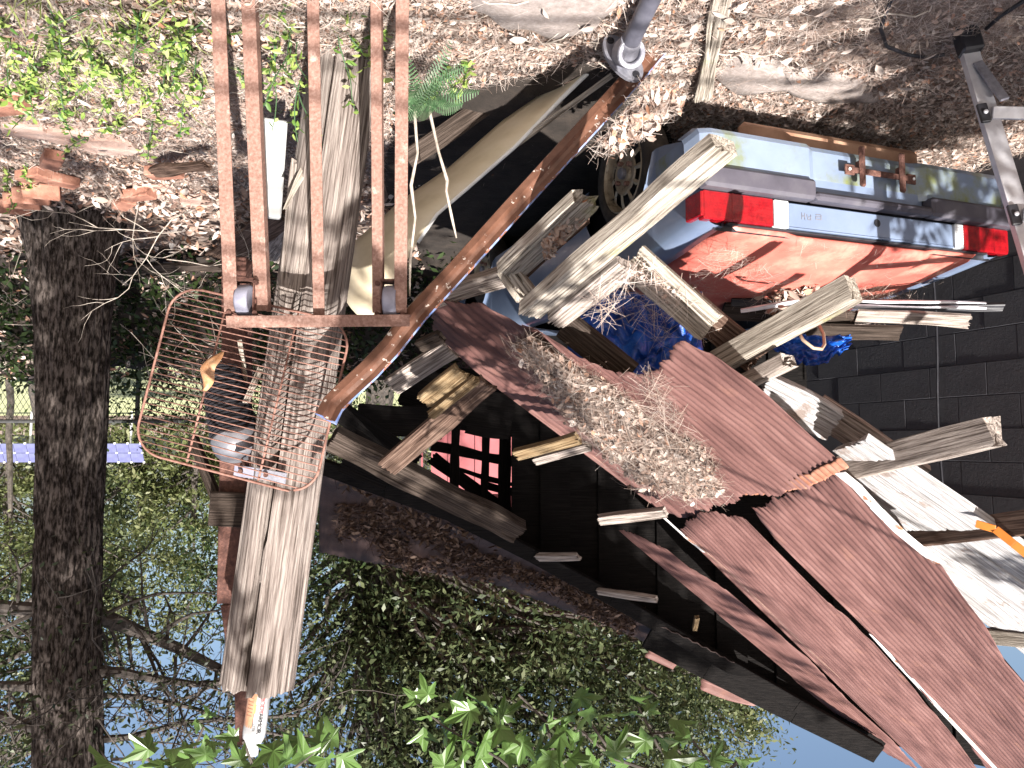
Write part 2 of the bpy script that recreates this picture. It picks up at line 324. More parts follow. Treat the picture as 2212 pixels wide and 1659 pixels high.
# ------------------------------------------------------------------ corrugated sheets
Q1 = P(1640, 1085, 3.3); NP = Vector((.529, -.287, .793)).normalized()
def tin(name, label, cat, poly, ribs, off=0., pitch=.034, amp=.0024, jag=.012, m=None, group=None, warp=.012, curl=None, nseg=34, n_=NP, q=Q1, parent=None, seed=0, thick=.002):
    q = q + n_ * off; pts = [PL(x, y, n_, q) for x, y in poly]
    r = (PL(*ribs[1], n_, q) - PL(*ribs[0], n_, q)).normalized(); v = n_.cross(r); o0 = pts[0]
    uv = [((p - o0).dot(r), (p - o0).dot(v)) for p in pts]
    v0, v1 = min(b for a, b in uv), max(b for a, b in uv); nc = max(8, int((v1 - v0) / (pitch / 6))); V = []; dv = (v1 - v0) / nc
    for c in range(nc + 1):
        b = min(max(v0 + c * dv, v0 + 1e-4), v1 - 1e-4); us = []
        for i in range(len(uv)):
            (a0, b0), (a1, b1) = uv[i - 1], uv[i]
            if (b0 > b) != (b1 > b): us.append(a0 + (a1 - a0) * (b - b0) / (b1 - b0))
        if len(us) < 2: us = [uv[0][0], uv[0][0] + .001]
        us.sort(); u0, u1 = us[0], us[-1]
        sh = lambda s: 1.5 * jag * (nz(b * 60, s, seed) * .6 + nz(b * 17, s, seed) * 1.1 + max(0, nz(b * 200, s, seed)) * .5)
        u0 += sh(1.3); u1 += sh(7.7)
        if u1 < u0: u1 = u0 + .001
        ph = 2 * math.pi * b / pitch
        for i in range(nseg + 1):
            s = i / nseg; u = u0 + (u1 - u0) * s
            h = amp * (math.sin(ph) + .35 * math.sin(2 * ph + 1)) + warp * (nz(u * 1.7, b * 2.3, seed) + .35 * nz(u * 6, b * 6, seed + 3))
            if curl: h += curl(u, b, (b - v0) / (v1 - v0), s)
            V.append((u, b + .010 * nz(u * 9, seed, 2) * (1 if c in (0, nc) else 0), h))
    k = nseg + 1; a = (np.arange(nc)[:, None] * k + np.arange(nseg)[None]).ravel()
    Fc = np.stack([a, a + 1, a + k + 1, a + k], 1)
    ob = mk(name, V, Fc, m or M['tin'], parent, True, None, Matrix(((r.x, v.x, n_.x, o0.x), (r.y, v.y, n_.y, o0.y), (r.z, v.z, n_.z, o0.z), (0, 0, 0, 1))))
    sd = ob.modifiers.new('thickness', 'SOLIDIFY'); sd.thickness = thick; sd.offset = -1
    return tag(ob, label, cat, group)

# ------------------------------------------------------------------ setting
def gh(x, y):
    d = max(0, 1 - max(0, abs(y - 4) - 4) / 6)
    return .03 * nz(x * .9, y * .9, 3) * d + .012 * nz(x * 4, y * 4, 1) * d - .01
xs = np.concatenate([np.linspace(-90, -5, 16), np.linspace(-4.5, 5, 130), np.linspace(5.5, 90, 16)])
ys = np.concatenate([np.linspace(-14, 1.2, 8), np.linspace(1.4, 9, 110), np.linspace(9.5, 140, 26)])
V = [(x, y, gh(x, y)) for y in ys for x in xs]; nx = len(xs)
a = (np.arange(len(ys) - 1)[:, None] * nx + np.arange(nx - 1)[None]).ravel()
tag(mk('ground', V, np.stack([a, a + 1, a + nx + 1, a + nx], 1), M['earth'], None, True), kind='structure')
V = [(x, y, .05 + .05 * nz(x * .2, y * .2)) for y in np.linspace(11.5, 44, 20) for x in np.linspace(-30, 40, 20)]
a = (np.arange(19)[:, None] * 20 + np.arange(19)[None]).ravel()
tag(mk('lawn', V, np.stack([a, a + 1, a + 21, a + 20], 1), M['lawn'], None, True), kind='structure')
# patch of bare sand, and the gritty slab beside it
def patch(name, poly, m, h0):
    q = Vector((0, 0, h0)); n_ = Vector((0, 0, 1)); pts = [PL(x, y, n_, q) for x, y in poly]; out = []
    for i, p in enumerate(pts):
        q2 = pts[(i + 1) % len(pts)]
        for j in range(6):
            t = p.lerp(q2, j / 6); s = .05 * nz(t.x * 6, t.y * 6, h0 * 90); out.append(Vector((t.x + s, t.y + s, h0)))
    c = sum(out, Vector()) / len(out); n = len(out); V = [c + Vector((0, 0, .005))]
    for f in (.5, .85, 1.0):
        for p in out: t = c.lerp(p, f); V.append((t.x, t.y, h0 + (.004 if f < .9 else -.04) + .008 * nz(t.x * 5, t.y * 5)))
    Fc = [(0, 1 + i, 1 + (i + 1) % n) for i in range(n)] + [(1 + r * n + i, 1 + (r + 1) * n + i, 1 + (r + 1) * n + (i + 1) % n, 1 + r * n + (i + 1) % n) for r in (0, 1) for i in range(n)]
    return tag(mk(name, V, Fc, m, None, True), kind='structure')
SAND = [(960, -160), (1360, -160), (1345, 20), (1300, 75), (1215, 95), (1090, 70), (1000, 30)]
patch('sand_path', SAND, M['sand'], .035)
SLAB = [(1530, 180), (1560, 130), (1700, 150), (1880, 190), (1920, 225), (1830, 228), (1680, 205), (1570, 205)]
patch('gravel_patch', SLAB, M['sand'], .032)

FLOOR_SHADOW = [(860, 235), (960, 195), (1100, 165), (1240, 125), (1330, 140), (1420, 215), (1450, 290), (1470, 640), (1290, 660), (1000, 640), (840, 560), (820, 380)]
patch('floor_shadow', FLOOR_SHADOW, M['shade_earth'], .034)  # near-black patch paints the big shadow on the ground under the shed
# ------------------------------------------------------------------ shed: wall, roof sheets, rafters
CARN = Vector((-.80, 3.20, 0)); CE = Vector((-.938, .347, 0)).normalized(); CF = Vector((.347, .938, 0)).normalized()
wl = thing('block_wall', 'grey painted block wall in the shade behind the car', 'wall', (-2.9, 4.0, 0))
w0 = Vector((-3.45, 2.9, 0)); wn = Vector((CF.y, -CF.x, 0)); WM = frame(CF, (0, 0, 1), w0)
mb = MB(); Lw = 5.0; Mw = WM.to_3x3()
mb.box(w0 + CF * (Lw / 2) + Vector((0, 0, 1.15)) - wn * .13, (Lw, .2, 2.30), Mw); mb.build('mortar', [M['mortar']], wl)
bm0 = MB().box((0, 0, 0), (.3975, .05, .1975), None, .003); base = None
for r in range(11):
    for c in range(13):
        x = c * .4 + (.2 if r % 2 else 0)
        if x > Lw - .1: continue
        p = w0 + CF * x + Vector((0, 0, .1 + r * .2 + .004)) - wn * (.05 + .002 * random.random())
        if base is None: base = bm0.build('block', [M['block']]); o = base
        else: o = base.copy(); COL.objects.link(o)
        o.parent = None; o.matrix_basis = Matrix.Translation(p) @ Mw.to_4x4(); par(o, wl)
mb = MB(); mb.tube([w0 + CF * 2.1 + wn * .02 + Vector((0, 0, z)) + CF * .01 * math.sin(z * 5) for z in np.linspace(.3, 2.2, 10)], .007, 6)
tag(mb.build('wall_cable', [M['black']], None, True), 'black cable running up the shaded block wall', 'cable')

C0, D0 = ((1650, 1128), (2124, 1659)), ((1469, 1142), (1973, 1636))
gsh = 'rusty red roofing sheets of the fallen shed'
tin('roof_sheet', 'widest red corrugated roof sheet, edged by a bare zinc strip', 'roofing sheet',
    [(1627, 1090), (1700, 1066), (1808, 1019), (1900, 1100), (2037, 1222), (2090, 1290), (2125, 1335), (2154, 1380), (2184, 1438), (2225, 1478), (2420, 1700), (2420, 1900), (2330, 1900), (2124, 1659), (2074, 1589), (2006, 1518), (1949, 1448), (1879, 1364), (1805, 1286), (1754, 1239), (1704, 1189), (1650, 1128)],
    ((1700, 1100), (2212, 1640)), .0, group=gsh, jag=.022, seed=1, curl=lambda u, b, f, s: .02 * math.sin(6.28 * f + u * 1.2))
tin('roof_sheet', 'middle red corrugated sheet with a dark gap along its right side', 'roofing sheet',
    [(1480, 1128), (1520, 1104), (1607, 1124), (1632, 1160), (1664, 1202), (1732, 1254), (1776, 1300), (1816, 1330), (1886, 1396), (1946, 1460), (2040, 1578), (2100, 1650), (2260, 1860), (2200, 1860), (1973, 1636), (1865, 1511), (1791, 1431), (1704, 1357), (1593, 1246), (1469, 1145)],
    D0, -.035, group=gsh, jag=.014, seed=2, curl=lambda u, b, f, s: .015 * math.sin(5 * f))
tin('roof_sheet', 'narrow red sheet speckled with leaf shadow, beside the black opening', 'roofing sheet',
    [(1336, 1145), (1372, 1152), (1440, 1185), (1478, 1219), (1570, 1276), (1657, 1350), (1748, 1424), (1838, 1522), (1930, 1600), (1985, 1665), (1882, 1609), (1842, 1562), (1724, 1475), (1657, 1411), (1546, 1323), (1478, 1263)],
    ((1478, 1240), (1838, 1542)), -.10, group=gsh, jag=.018, seed=3)
tin('roof_sheet', 'red corrugated sheet with an orange rusted lower edge, half under the needle drift', 'roofing sheet',
    [(1155, 702), (1190, 725), (1250, 765), (1330, 800), (1385, 800), (1430, 785), (1462, 748), (1475, 740), (1545, 775), (1625, 832), (1752, 948), (1825, 1010), (1750, 1045), (1680, 1062), (1610, 1066), (1570, 1092), (1500, 1040), (1400, 940), (1270, 815)],
    ((1480, 770), (1760, 1000)), .03, group=gsh, jag=.016, seed=4, curl=lambda u, b, f, s: .012 * math.sin(4 * f))
tin('roof_sheet', 'dented red sheet dappled with tree shade at the low end of the roof', 'roofing sheet',
    [(925, 668), (960, 650), (1040, 655), (1105, 688), (1150, 708), (1290, 800), (1420, 900), (1560, 1010), (1590, 1075), (1480, 1118), (1420, 1100), (1370, 1055), (1320, 1012), (1250, 958), (1150, 882), (1070, 828), (985, 758), (940, 718)],
    ((985, 745), (1420, 1085)), -.05, group=gsh, pitch=.066, amp=.0035, jag=.02, warp=.03, seed=5)
tin('rusted_edge', 'orange rusted scalloped edge where one roof sheet laps the wide one', 'sheet edge', [(1600, 1062), (1615, 1050), (1690, 1040), (1750, 1022), (1815, 990), (1832, 1012), (1754, 1048), (1684, 1066), (1604, 1071)],
    ((1480, 770), (1760, 1000)), .0335, jag=.006, seed=4, m=mat('orange rust', [(.22, .085, .05), (.28, .12, .075), (.32, .18, .13)], scale=20, rough=.8), nseg=6)
# rusted rims and zinc strips on the sheets
def strip(name, label, pts, wd, off, m, cat='metal strip', tilt=(.2, 0, 0)):
    mb = MB(); q = Q1 + NP * off; p3 = [PL(x, y, NP, q) for x, y in pts]
    for i in range(len(p3) - 1):
        d = (p3[i + 1] - p3[i]).normalized(); mb.bar(p3[i] - d * .004, p3[i + 1] + d * .004, wd * (1 + .2 * nz(i * 1.3, 4)), .004, NP + Vector(tilt), .001)
    return tag(mb.build(name, [m]), label, cat)
strip('flashing_strip', 'bare zinc flashing strip with one orange edge beside the wide roof sheet', [(1815, 1022), (1850, 1050), (1895, 1100), (1945, 1150), (2000, 1195), (2030, 1216)], .055, .016, M['tin_white'])
strip('flashing_strip', 'curled white metal edge in the gap between the wide and middle roof sheets', [(1885, 1372), (1945, 1440), (2010, 1510), (2080, 1585), (2150, 1660), (2230, 1750)], .038, -.016, M['tin_white'])
strip('flashing_strip', 'short pale metal rim at the top of the middle roof sheet', [(1412, 1098), (1445, 1128), (1480, 1160), (1520, 1192)], .026, -.03, M['tin_white'])
strip('flashing_strip', 'orange rusted rim along the far side of the middle roof sheet', [(1480, 1158), (1540, 1205), (1593, 1252), (1640, 1300), (1704, 1362), (1760, 1415), (1830, 1480)], .026, -.03, M['rust'])
strip('flashing_strip', 'thin rusted lip along the dented sheet by the dark opening', [(945, 722), (985, 762), (1070, 832), (1150, 886), (1250, 962), (1320, 1018), (1368, 1058)], .030, -.062, M['rust'])

rf = 'rafters of the fallen shed'
UPF = (-.25, -.55, .8)
plank('rafter', 'long pale weathered rafter with a square cut end hanging over the red tail light', 'beam', P(1140, 674, 3.06), P(1566, 311, 2.26), .112, .055, M['wood_pale'], (-.28, -.5, .82), rf, (.03, .012), 5, .6, 1)
plank('rafter', 'short brownish board nailed along the underside of the long pale rafter', 'beam', P(1196, 696, 3.07), P(1354, 570, 2.80), .10, .04, M['wood_grey'], (-.3, -.62, .73), rf, (.03, .0), 2, .3, 2)
plank('rafter', 'double rafter tail jutting out in front of the red car lid', 'beam', P(1552, 784, 3.12), P(1846, 622, 2.62), .062, .095, M['wood_pale'], (-.12, -.25, .95), rf, (.0, .012), 4, .6, 3)
plank('rafter', 'rotten splintered rafter stub under the double rafter tail', 'beam', P(1600, 830, 3.05), P(1706, 776, 2.86), .085, .05, M['wood_grey'], (-.35, -.5, .8), rf, (.0, .09), 5, .7, 4)
plank('rafter', 'brown stained rafter tail crossing the shaded block wall', 'beam', P(1800, 1018, 3.0), P(2156, 930, 2.42), .058, .095, M['wood_grey'], (-.12, -.25, .95), rf, (.0, .02), 3, .6, 5)
plank('rafter', 'dark brown rafter tail with an orange strap, at the right border', 'beam', P(1960, 1160, 3.15), P(2330, 1115, 2.5), .058, .085, M['wood_brown'], (-.12, -.25, .95), rf, (0, 0), 2, .4, 6)
plank('rafter', 'pale rafter end low at the right border beside the torn sheet corner', 'beam', P(2110, 1372, 3.5), P(2330, 1392, 3.1), .05, .06, M['wood_pale'], (-.35, -.5, .8), rf, (0, 0), 2, .4, 7)
lt = 'laths and boards of the fallen roof'
plank('roof_board', 'needle strewn grey board leaning from the long rafter down to the blue tarpaulin', 'board', P(1366, 558, 2.98), P(1535, 712, 2.94), .135, .045, M['wood_pale'], (-.2, -.7, .68), lt, (.02, .03), 4, .5, 8)
plank('roof_board', 'reddish brown board behind the needle strewn board', 'board', P(1470, 640, 3.12), P(1640, 778, 3.1), .12, .04, M['wood_brown'], (-.2, -.7, .68), lt, (.02, .03), 1, .2, 9)
plank('roof_board', 'white peeling board with a pointed end above the torn sheet edge', 'board', P(1648, 835, 3.04), P(1806, 922, 2.98), .128, .04, M['wood_white'], (.1, -.8, .6), lt, (.02, .035), 2, .4, 10)
plank('roof_board', 'grey shaded board between the white peeling board and the brown rafter', 'board', P(1760, 880, 3.22), P(1990, 1030, 3.18), .12, .04, M['wood_grey'], (.1, -.8, .6), lt, (0, 0), 1, .3, 11)
plank('roof_board', 'dark board under the low end of the long rafter by the blue tarpaulin', 'board', P(1220, 700, 3.2), P(1360, 812, 3.16), .115, .04, M['wood_dark'], (.1, -.8, .6), lt, (0, 0), 1, .3, 12)
plank('roof_board', 'rotten hollow beam full of leaves beside the gold wheel', 'beam', P(1100, 588, 3.25), P(1272, 425, 2.86), .125, .06, M['wood_pale'], (-.3, -.6, .74), lt, (.03, .13), 6, .8, 13)
plank('roof_board', 'thin brown batten under the rotten hollow beam', 'board', P(1118, 600, 3.3), P(1262, 468, 3.0), .05, .03, M['wood_brown'], (-.3, -.6, .74), lt, (.0, .04), 1, .3, 14)
plank('roof_board', 'mossy grey beam ending at a square block left of the dented sheet', 'beam', P(905, 655, 3.6), P(1100, 590, 3.3), .085, .06, M['wood_grey'], (0, -.8, .6), lt, (.03, .02), 2, .4, 15)
plank('wood_block', 'square greenish block at the end of the mossy beam', 'block', P(1095, 578, 3.26), P(1140, 640, 3.26), .09, .08, M['wood_pale'], (-.3, -.6, .74), None, (.01, .02), 2, .4, 16)
for i, (a, b, d0, d1, wd, mm, tx) in enumerate([((905, 748), (955, 725), 3.5, 3.4, .06, 'wood_dark', 'decayed dark board tucked under the corner of the dented sheet'),
        ((845, 835), (975, 752), 3.75, 3.5, .10, 'wood_grey', 'broad grey brown board under the dented sheet'),
        ((915, 868), (1000, 800), 3.5, 3.35, .085, 'wood_new', 'wider of the two yellow laths under the dented sheet'),
        ((928, 900), (1032, 815), 3.5, 3.35, .045, 'wood_new', 'narrow yellow lath below the wider yellow one'),
        ((835, 1012), (1056, 826), 3.95, 3.4, .105, 'wood_brown', 'long brown brace from the dark roof up to the dented sheet'),
        ((1115, 985), (1250, 945), 3.75, 3.55, .06, 'wood_new', 'yellow lath end poking into the black opening'),
        ((1155, 995), (1275, 962), 3.8, 3.6, .05, 'wood_grey', 'grey split lath end under the yellow lath end'),
        ((1293, 1123), (1440, 1106), 4.2, 4.0, .062, 'wood_grey', 'sunlit lath end beside the tip of the narrow sheet'),
        ((1158, 1204), (1252, 1202), 5.3, 5.1, .055, 'wood_grey', 'small lath end with a sunlit tip at the edge of the dark roof'),
        ((1290, 1277), (1420, 1294), 5.4, 5.2, .05, 'wood_grey', 'thin lath end at the dark roof edge, beyond the small sunlit tip'),
        ((1500, 1360), (1505, 1332), 5.6, 5.5, .03, 'wood_new', 'splinter of pale wood standing in the black opening')]):
    plank('lath', tx, 'board', P(*a, d0), P(*b, d1), wd, .03, M[mm], (0, -.8, .6), lt, (.03, .03), 2, .3, 20 + i)
# deck boards, white with age, under the rafters
dk = 'white deck boards by the wall'
q = Q1 - NP * .16
DK = [((1836, 955), (2380, 1330)), ((1800, 1000), (2380, 1420)), ((1880, 1120), (2380, 1505))]
for i, (a, b) in enumerate(DK):
    p, p2 = PL(*a, NP, q), PL(*b, NP, q)
    plank('deck_board', ['white weathered board nearest the block wall, its edge broken', 'wide white board in the middle of the three behind the rafter tails', 'white board half hidden by the wide roof sheet'][i], 'board', p, p2, [.20, .23, .20][i], .03, M['wood_white'], NP, dk, (.02, .02), 2, .3, 40 + i)

# dark second roof, its litter, fascia and the added back wall blackened for shade
inn = [(690, 1012, 5.1), (832, 1066, 5.2), (971, 1120, 5.3), (1150, 1208, 5.4), (1312, 1292, 5.5), (1478, 1374, 5.6), (1610, 1450, 5.7)]
outr = [(690, 1190, 6.2), (818, 1211, 6.3), (923, 1236, 6.3), (1091, 1275, 6.3), (1286, 1339, 6.3), (1478, 1424, 6.2), (1612, 1492, 6.1)]
def loft(A, B, na, nb, seed, amp=.006):
    V = []
    for i in range(na + 1):
        s = i / na * (len(A) - 1); k = min(int(s), len(A) - 2); f = s - k
        p = P(*A[k]).lerp(P(*A[k + 1]), f); q_ = P(*B[k]).lerp(P(*B[k + 1]), f)
        for j in range(nb + 1):
            t = p.lerp(q_, j / nb); V.append(t + Vector((0, 0, amp * math.sin(i * 1.57) + .05 * nz(t.x * 1.2, t.y * 2, seed) - .07 * math.sin(math.pi * j / nb))))
    k = nb + 1; a = (np.arange(na)[:, None] * k + np.arange(nb)[None]).ravel(); return V, np.stack([a, a + k, a + k + 1, a + 1], 1)
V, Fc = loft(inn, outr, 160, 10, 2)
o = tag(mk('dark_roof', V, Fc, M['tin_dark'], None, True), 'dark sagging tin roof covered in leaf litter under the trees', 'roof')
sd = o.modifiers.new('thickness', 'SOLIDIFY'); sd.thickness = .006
V = np.array([tuple(v) for v in V]).reshape(161, 11, 3)
idx = rng.integers(8, 118, 9000); f = rng.beta(1.6, 1.5, 9000); jj = np.clip((f * 10).astype(int), 0, 9); fr = (f * 10 - jj)[:, None]
pos = V[idx, jj] * (1 - fr) + V[idx, jj + 1] * fr + rng.normal(0, .02, (9000, 3)) + np.array([0, 0, .025])
keep = np.array([nz(p[0] * 2.2, p[1] * 3, 8) > -.22 for p in pos]); pos = pos[keep]; n = len(pos); h = n // 2
scatter('roof_leaf_litter', LEAF, pos[:h], rots(h, .6), rng.uniform(.015, .036, h), M['litter_shade'], None, 'stuff', 'brown leaf litter lying on the dark sagging roof', 'leaf litter')
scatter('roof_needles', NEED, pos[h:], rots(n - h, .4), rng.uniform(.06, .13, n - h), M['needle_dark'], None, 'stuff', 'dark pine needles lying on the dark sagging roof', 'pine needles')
fs = [(690, 1005, 5.0), (832, 1057, 5.1), (971, 1108, 5.2), (1150, 1198, 5.3), (1320, 1290, 5.45), (1500, 1395, 5.7), (1720, 1520, 5.75), (1900, 1622, 5.8)]
mb = MB()
for a, b in zip(fs, fs[1:]): mb.bar(P(*a), P(*b), .10, .05, (0, -1, .3), .004)
tag(mb.build('fascia_beam', [M['wood_shade']]), 'dark fascia beam along the lower edge of the dark roof', 'beam')
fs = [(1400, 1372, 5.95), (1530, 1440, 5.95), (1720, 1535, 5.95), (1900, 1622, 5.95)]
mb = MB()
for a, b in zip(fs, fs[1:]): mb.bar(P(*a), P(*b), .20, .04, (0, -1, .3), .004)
tag(mb.build('ridge_board', [M['wood_shade']]), 'black ridge board against the sky under the narrow roof sheet', 'board')
plank('brace', 'thick dark beam slanting across the gap in front of the dark roof', 'beam', P(715, 945, 4.3), P(1122, 1150, 4.9), .15, .08, M['wood_dark'], (0, -.8, .5), None, (.02, .05), 2, .3, 60)
bw = thing('added_back_wall', 'added board wall blackened for shade at the back of the fallen shed', 'wall', (-1, 6.2, 0)); x = 1108; first = True  # wall added as the black backdrop of the shaded inside
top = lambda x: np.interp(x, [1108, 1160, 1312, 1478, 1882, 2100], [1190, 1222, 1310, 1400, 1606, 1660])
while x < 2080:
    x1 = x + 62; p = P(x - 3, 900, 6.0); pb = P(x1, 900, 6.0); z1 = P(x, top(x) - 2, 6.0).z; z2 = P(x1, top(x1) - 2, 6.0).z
    mb = MB(); mb.prism([(p.x, 6.0, 0), (pb.x + .004, 6.0, 0), (pb.x + .004, 6.0, z2), (p.x, 6.0, z1)], (0, .025, 0)); mb.V = [(v[0], v[1] + (.03 if int(x / 62) % 2 else 0), v[2]) for v in mb.V]; mb.build('board', [M['wood_shade']], bw); x = x1
# broken framing with the red barn behind
fr_ = 'broken wall framing in front of the red barn'
for i, (a, b, wd, tx) in enumerate([((985, 905), (978, 1120), .075, 'upright stud left of the red barn glimpse'), ((1090, 930), (1090, 1190), .10, 'upright stud at the edge of the black back wall'),
        ((1048, 935), (1046, 1100), .06, 'thin upright stud in front of the red barn'), ((930, 962), (1120, 1000), .09, 'dark rail crossing the red barn glimpse'),
        ((935, 1000), (1110, 1048), .03, 'lower thin rail in front of the red barn'), ((930, 985), (1080, 1098), .12, 'broken slanting board in front of the red barn'),
        ((1000, 1080), (1110, 1110), .10, 'wide dark board under the barn roof glimpse'), ((1040, 1045), (1112, 1062), .07, 'short dark board beside the upright stud'), ((930, 900), (1120, 925), .16, 'wide dark board along the foot of the red barn glimpse')]):
    plank('frame_board', tx, 'board', P(*a, 6.3 + .03 * i), P(*b, 6.3 + .03 * i), wd, .03, M['wood_shade'], (0, -1, 0), fr_, (.05, .05), 0, .2, 70 + i)
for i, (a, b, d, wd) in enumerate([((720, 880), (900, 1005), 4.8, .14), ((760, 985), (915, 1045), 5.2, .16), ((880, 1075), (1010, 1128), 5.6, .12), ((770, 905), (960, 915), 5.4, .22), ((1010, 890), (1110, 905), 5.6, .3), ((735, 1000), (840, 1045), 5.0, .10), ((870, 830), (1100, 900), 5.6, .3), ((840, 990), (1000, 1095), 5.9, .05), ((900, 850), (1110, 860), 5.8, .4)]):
    plank('shade_debris_board', 'board blackened for shade among the wreckage under the roof', 'board', P(*a, d), P(*b, d), wd, .03, M['wood_shade'], (0, -1, .1), 'boards blackened for shade in the wreckage', (.06, .06), 0, .2, 90 + i)
barn = thing('red_barn', 'pinkish red barn seen through the broken frame of the shed', 'barn', (-.8, 9, 0))
mb = MB(); mb.box((-1.1, 10.1, 1.23), (4.0, 3, 2.46)); mb.build('wall', [M['barn']], barn)
mb = MB(); mb.box((-1.1, 8.48, 2.52), (4.3, .3, .10), None, .01); mb.build('eave', [M['white']], barn)
mb = MB()
for i in range(14): mb.box((-2.9 + i * .3, 8.585, 1.2), (.02, .03, 2.36))
mb.build('batten', [M['barn']], barn)
# bits of another sheet beyond the ridge
tin('roof_scrap', 'small ribbed scrap of tin, striped red and white, beyond the dark roof edge', 'roofing scrap', [(1392, 1418), (1408, 1398), (1470, 1426), (1452, 1448)], ((1400, 1405), (1462, 1434)), 0, .10, .02, .01, M['tin'], n_=Vector((.2, -.9, .4)).normalized(), q=P(1430, 1420, 6.7), seed=9, nseg=8)
tin('roof_scrap', 'torn red scrap of tin with a bare white patch against the trees', 'roofing scrap', [(1512, 1466), (1530, 1458), (1600, 1478), (1655, 1520), (1640, 1528), (1515, 1494)], ((1520, 1470), (1630, 1515)), 0, .10, .02, .01, M['tin'], n_=Vector((.2, -.9, .4)).normalized(), q=P(1560, 1490, 6.7), seed=10, nseg=8)
strip('roof_edge', 'thin red sheet edge running along behind the ridge board', [(1230, 1312), (1330, 1345), (1440, 1398)], .03, -1.6, M['tin'])

# ------------------------------------------------------------------ timber pole, bottle, brackets
pb, pt = P(748, 110, 3.32), P(556, 1484, 3.32); pd = (pt - pb); PLEN = pd.length
PM = frame(pd, (0, -1, 0), pb)         # local x up the pole, z to the camera, y to the side
pole = thing('timber_pole', 'thick weathered timber pole split from top to bottom with a bottle on its top', 'post', pb)
nA, nL = 72, 70; V = []
rd = random.Random(3); cuts = {rd.randrange(nA): rd.uniform(.25, .8) for _ in range(22)}
for i in range(nL + 1):
    s = i / nL; x = -.15 + s * (PLEN + .15)
    for j in range(nA):
        t = 2 * math.pi * j / nA; r = .152 + .008 * nz(math.cos(t) * 2, math.sin(t) * 2, s * 2.2)
        if j in cuts: r -= .018 * cuts[j] * max(0, .45 + nz(j * 1.7, s * 3))
        ck = 2 * math.pi * (.27 + .010 * nz(s * 3.1, 9))        # main crack faces the camera
        dd = abs((t - ck + math.pi) % (2 * math.pi) - math.pi)
        if dd < .06: r -= .055
        elif dd < .13: r -= .006
        xe = x + (rd.uniform(-.03, .0) if i == nL else 0) + (.012 * nz(j * .7, 3) if i == nL else 0)
        V.append((xe, r * math.cos(t) * 1.0, r * math.sin(t)))
# angle t: y = cos, z = sin -> crack at about 97 degrees, just off the camera side
Fc = [(i * nA + j, i * nA + (j + 1) % nA, (i + 1) * nA + (j + 1) % nA, (i + 1) * nA + j) for i in range(nL) for j in range(nA)]
V.append((PLEN - .02, 0, 0)); Fc += [(nL * nA + j, nL * nA + (j + 1) % nA, len(V) - 1) for j in range(nA)]
pm = mat('pole wood', [(.075, .058, .05), (.215, .178, .162), (.345, .30, .275)], scale=5, contrast=(.36, .62), stretch=(.7, 20, 20), bump=.8, bscale=7, rough=.9, spec=.15)
mk('log', V, Fc, pm, pole, False, None, PM)
pu = pd.normalized()
# split slab leaning on the pole's left foot
plank('pole_slab', 'split slab of timber leaning against the foot of the pole', 'board', P(660, 345, 3.25), P(632, 640, 3.2), .10, .05, M['wood_grey'], (.2, -1, .2), None, (.06, .02), 4, .6, 101)

bt = thing('drink_bottle', 'white plastic drink bottle with an orange label standing on top of the timber pole', 'bottle', pt)
BM = frame(pd, (0.1, -1, 0), pt - pu * .012 - Vector((.012, .03, 0))) @ Matrix.Rotation(R(90), 4, 'Y')
BM = Matrix.Translation(pt - pu * .010 + Vector((-.025, -.04, 0))) @ pu.to_track_quat('Z', 'Y').to_matrix().to_4x4()
prof = [(.001, 0), (.040, 0), (.045, .008), (.0455, .10), (.0465, .16), (.047, .175), (.044, .20), (.032, .228), (.026, .236), (.026, .245)]
MB().lathe(prof, BM, 28).build('bottle_body', [M['bottle']], bt, True)
MB().lathe([(.027, .243), (.0275, .247), (.0275, .266), (.026, .270), (.001, .270)], BM, 20).build('cap', [M['white']], bt, True)
cd = (Vector((0, 0, EYE)) - BM.translation); cl = BM.inverted().to_3x3() @ cd; a0 = math.atan2(cl.y, cl.x)   # bearing of the viewer round the bottle
def wrap(r, a, h): return BM @ Vector((r * math.cos(a0 + a), r * math.sin(a0 + a), h))
mb = MB()
for m_, r0, a_lo, a_hi, h0, h1 in ((0, .0462, .12, 1.35, .012, .150), (1, .0466, .10, .30, .055, .090)):
    mb.m = m_; n = 10; V = [wrap(r0 + (.001 if h0 > .1 else 0), a_lo + (a_hi - a_lo) * i / n + (.18 * (h - h0) / (h1 - h0) if i == 0 else 0), h) for i in range(n + 1) for h in (h0, h1)]
    mb.add(V, [(2 * i, 2 * i + 2, 2 * i + 3, 2 * i + 1) for i in range(n)])
mb.build('label', [M['label_o'], M['label_g']], bt, True)
def lettering(txt, size, h0, a, m, name='lettering', step=1.0):
    cu = bpy.data.curves.new(name, 'FONT'); cu.body = txt; cu.size = size; cu.resolution_u = 2; cu.fill_mode = 'BOTH'; cu.space_character = step
    ob = bpy.data.objects.new(name, cu); COL.objects.link(ob); dg = bpy.context.evaluated_depsgraph_get(); dg.update()
    me = ob.evaluated_get(dg).to_mesh(); V = [tuple(v.co) for v in me.vertices]; Fc = [tuple(p.vertices) for p in me.polygons]
    ob.evaluated_get(dg).to_mesh_clear(); bpy.data.objects.remove(ob); bpy.data.curves.remove(cu)
    return mk(name, [wrap(.0490, a - y / .047, h0 + x) for x, y, z in V], Fc, m, bt)
lettering('BODY', .026, .026, -.16, M['ink_r'], step=.86); lettering('ARMOR', .026, .088, -.16, M['ink'], step=.86)
lettering('LYTE', .014, .130, .20, M['ink'], step=1.0)
mb = MB()
for i in range(6): 
    h = .03 + i * .014
    V = [wrap(.0468, a, h + d) for a in np.linspace(.42, 1.0, 5) for d in (0, .003)]; mb.add(V, [(2 * k, 2 * k + 2, 2 * k + 3, 2 * k + 1) for k in range(4)])
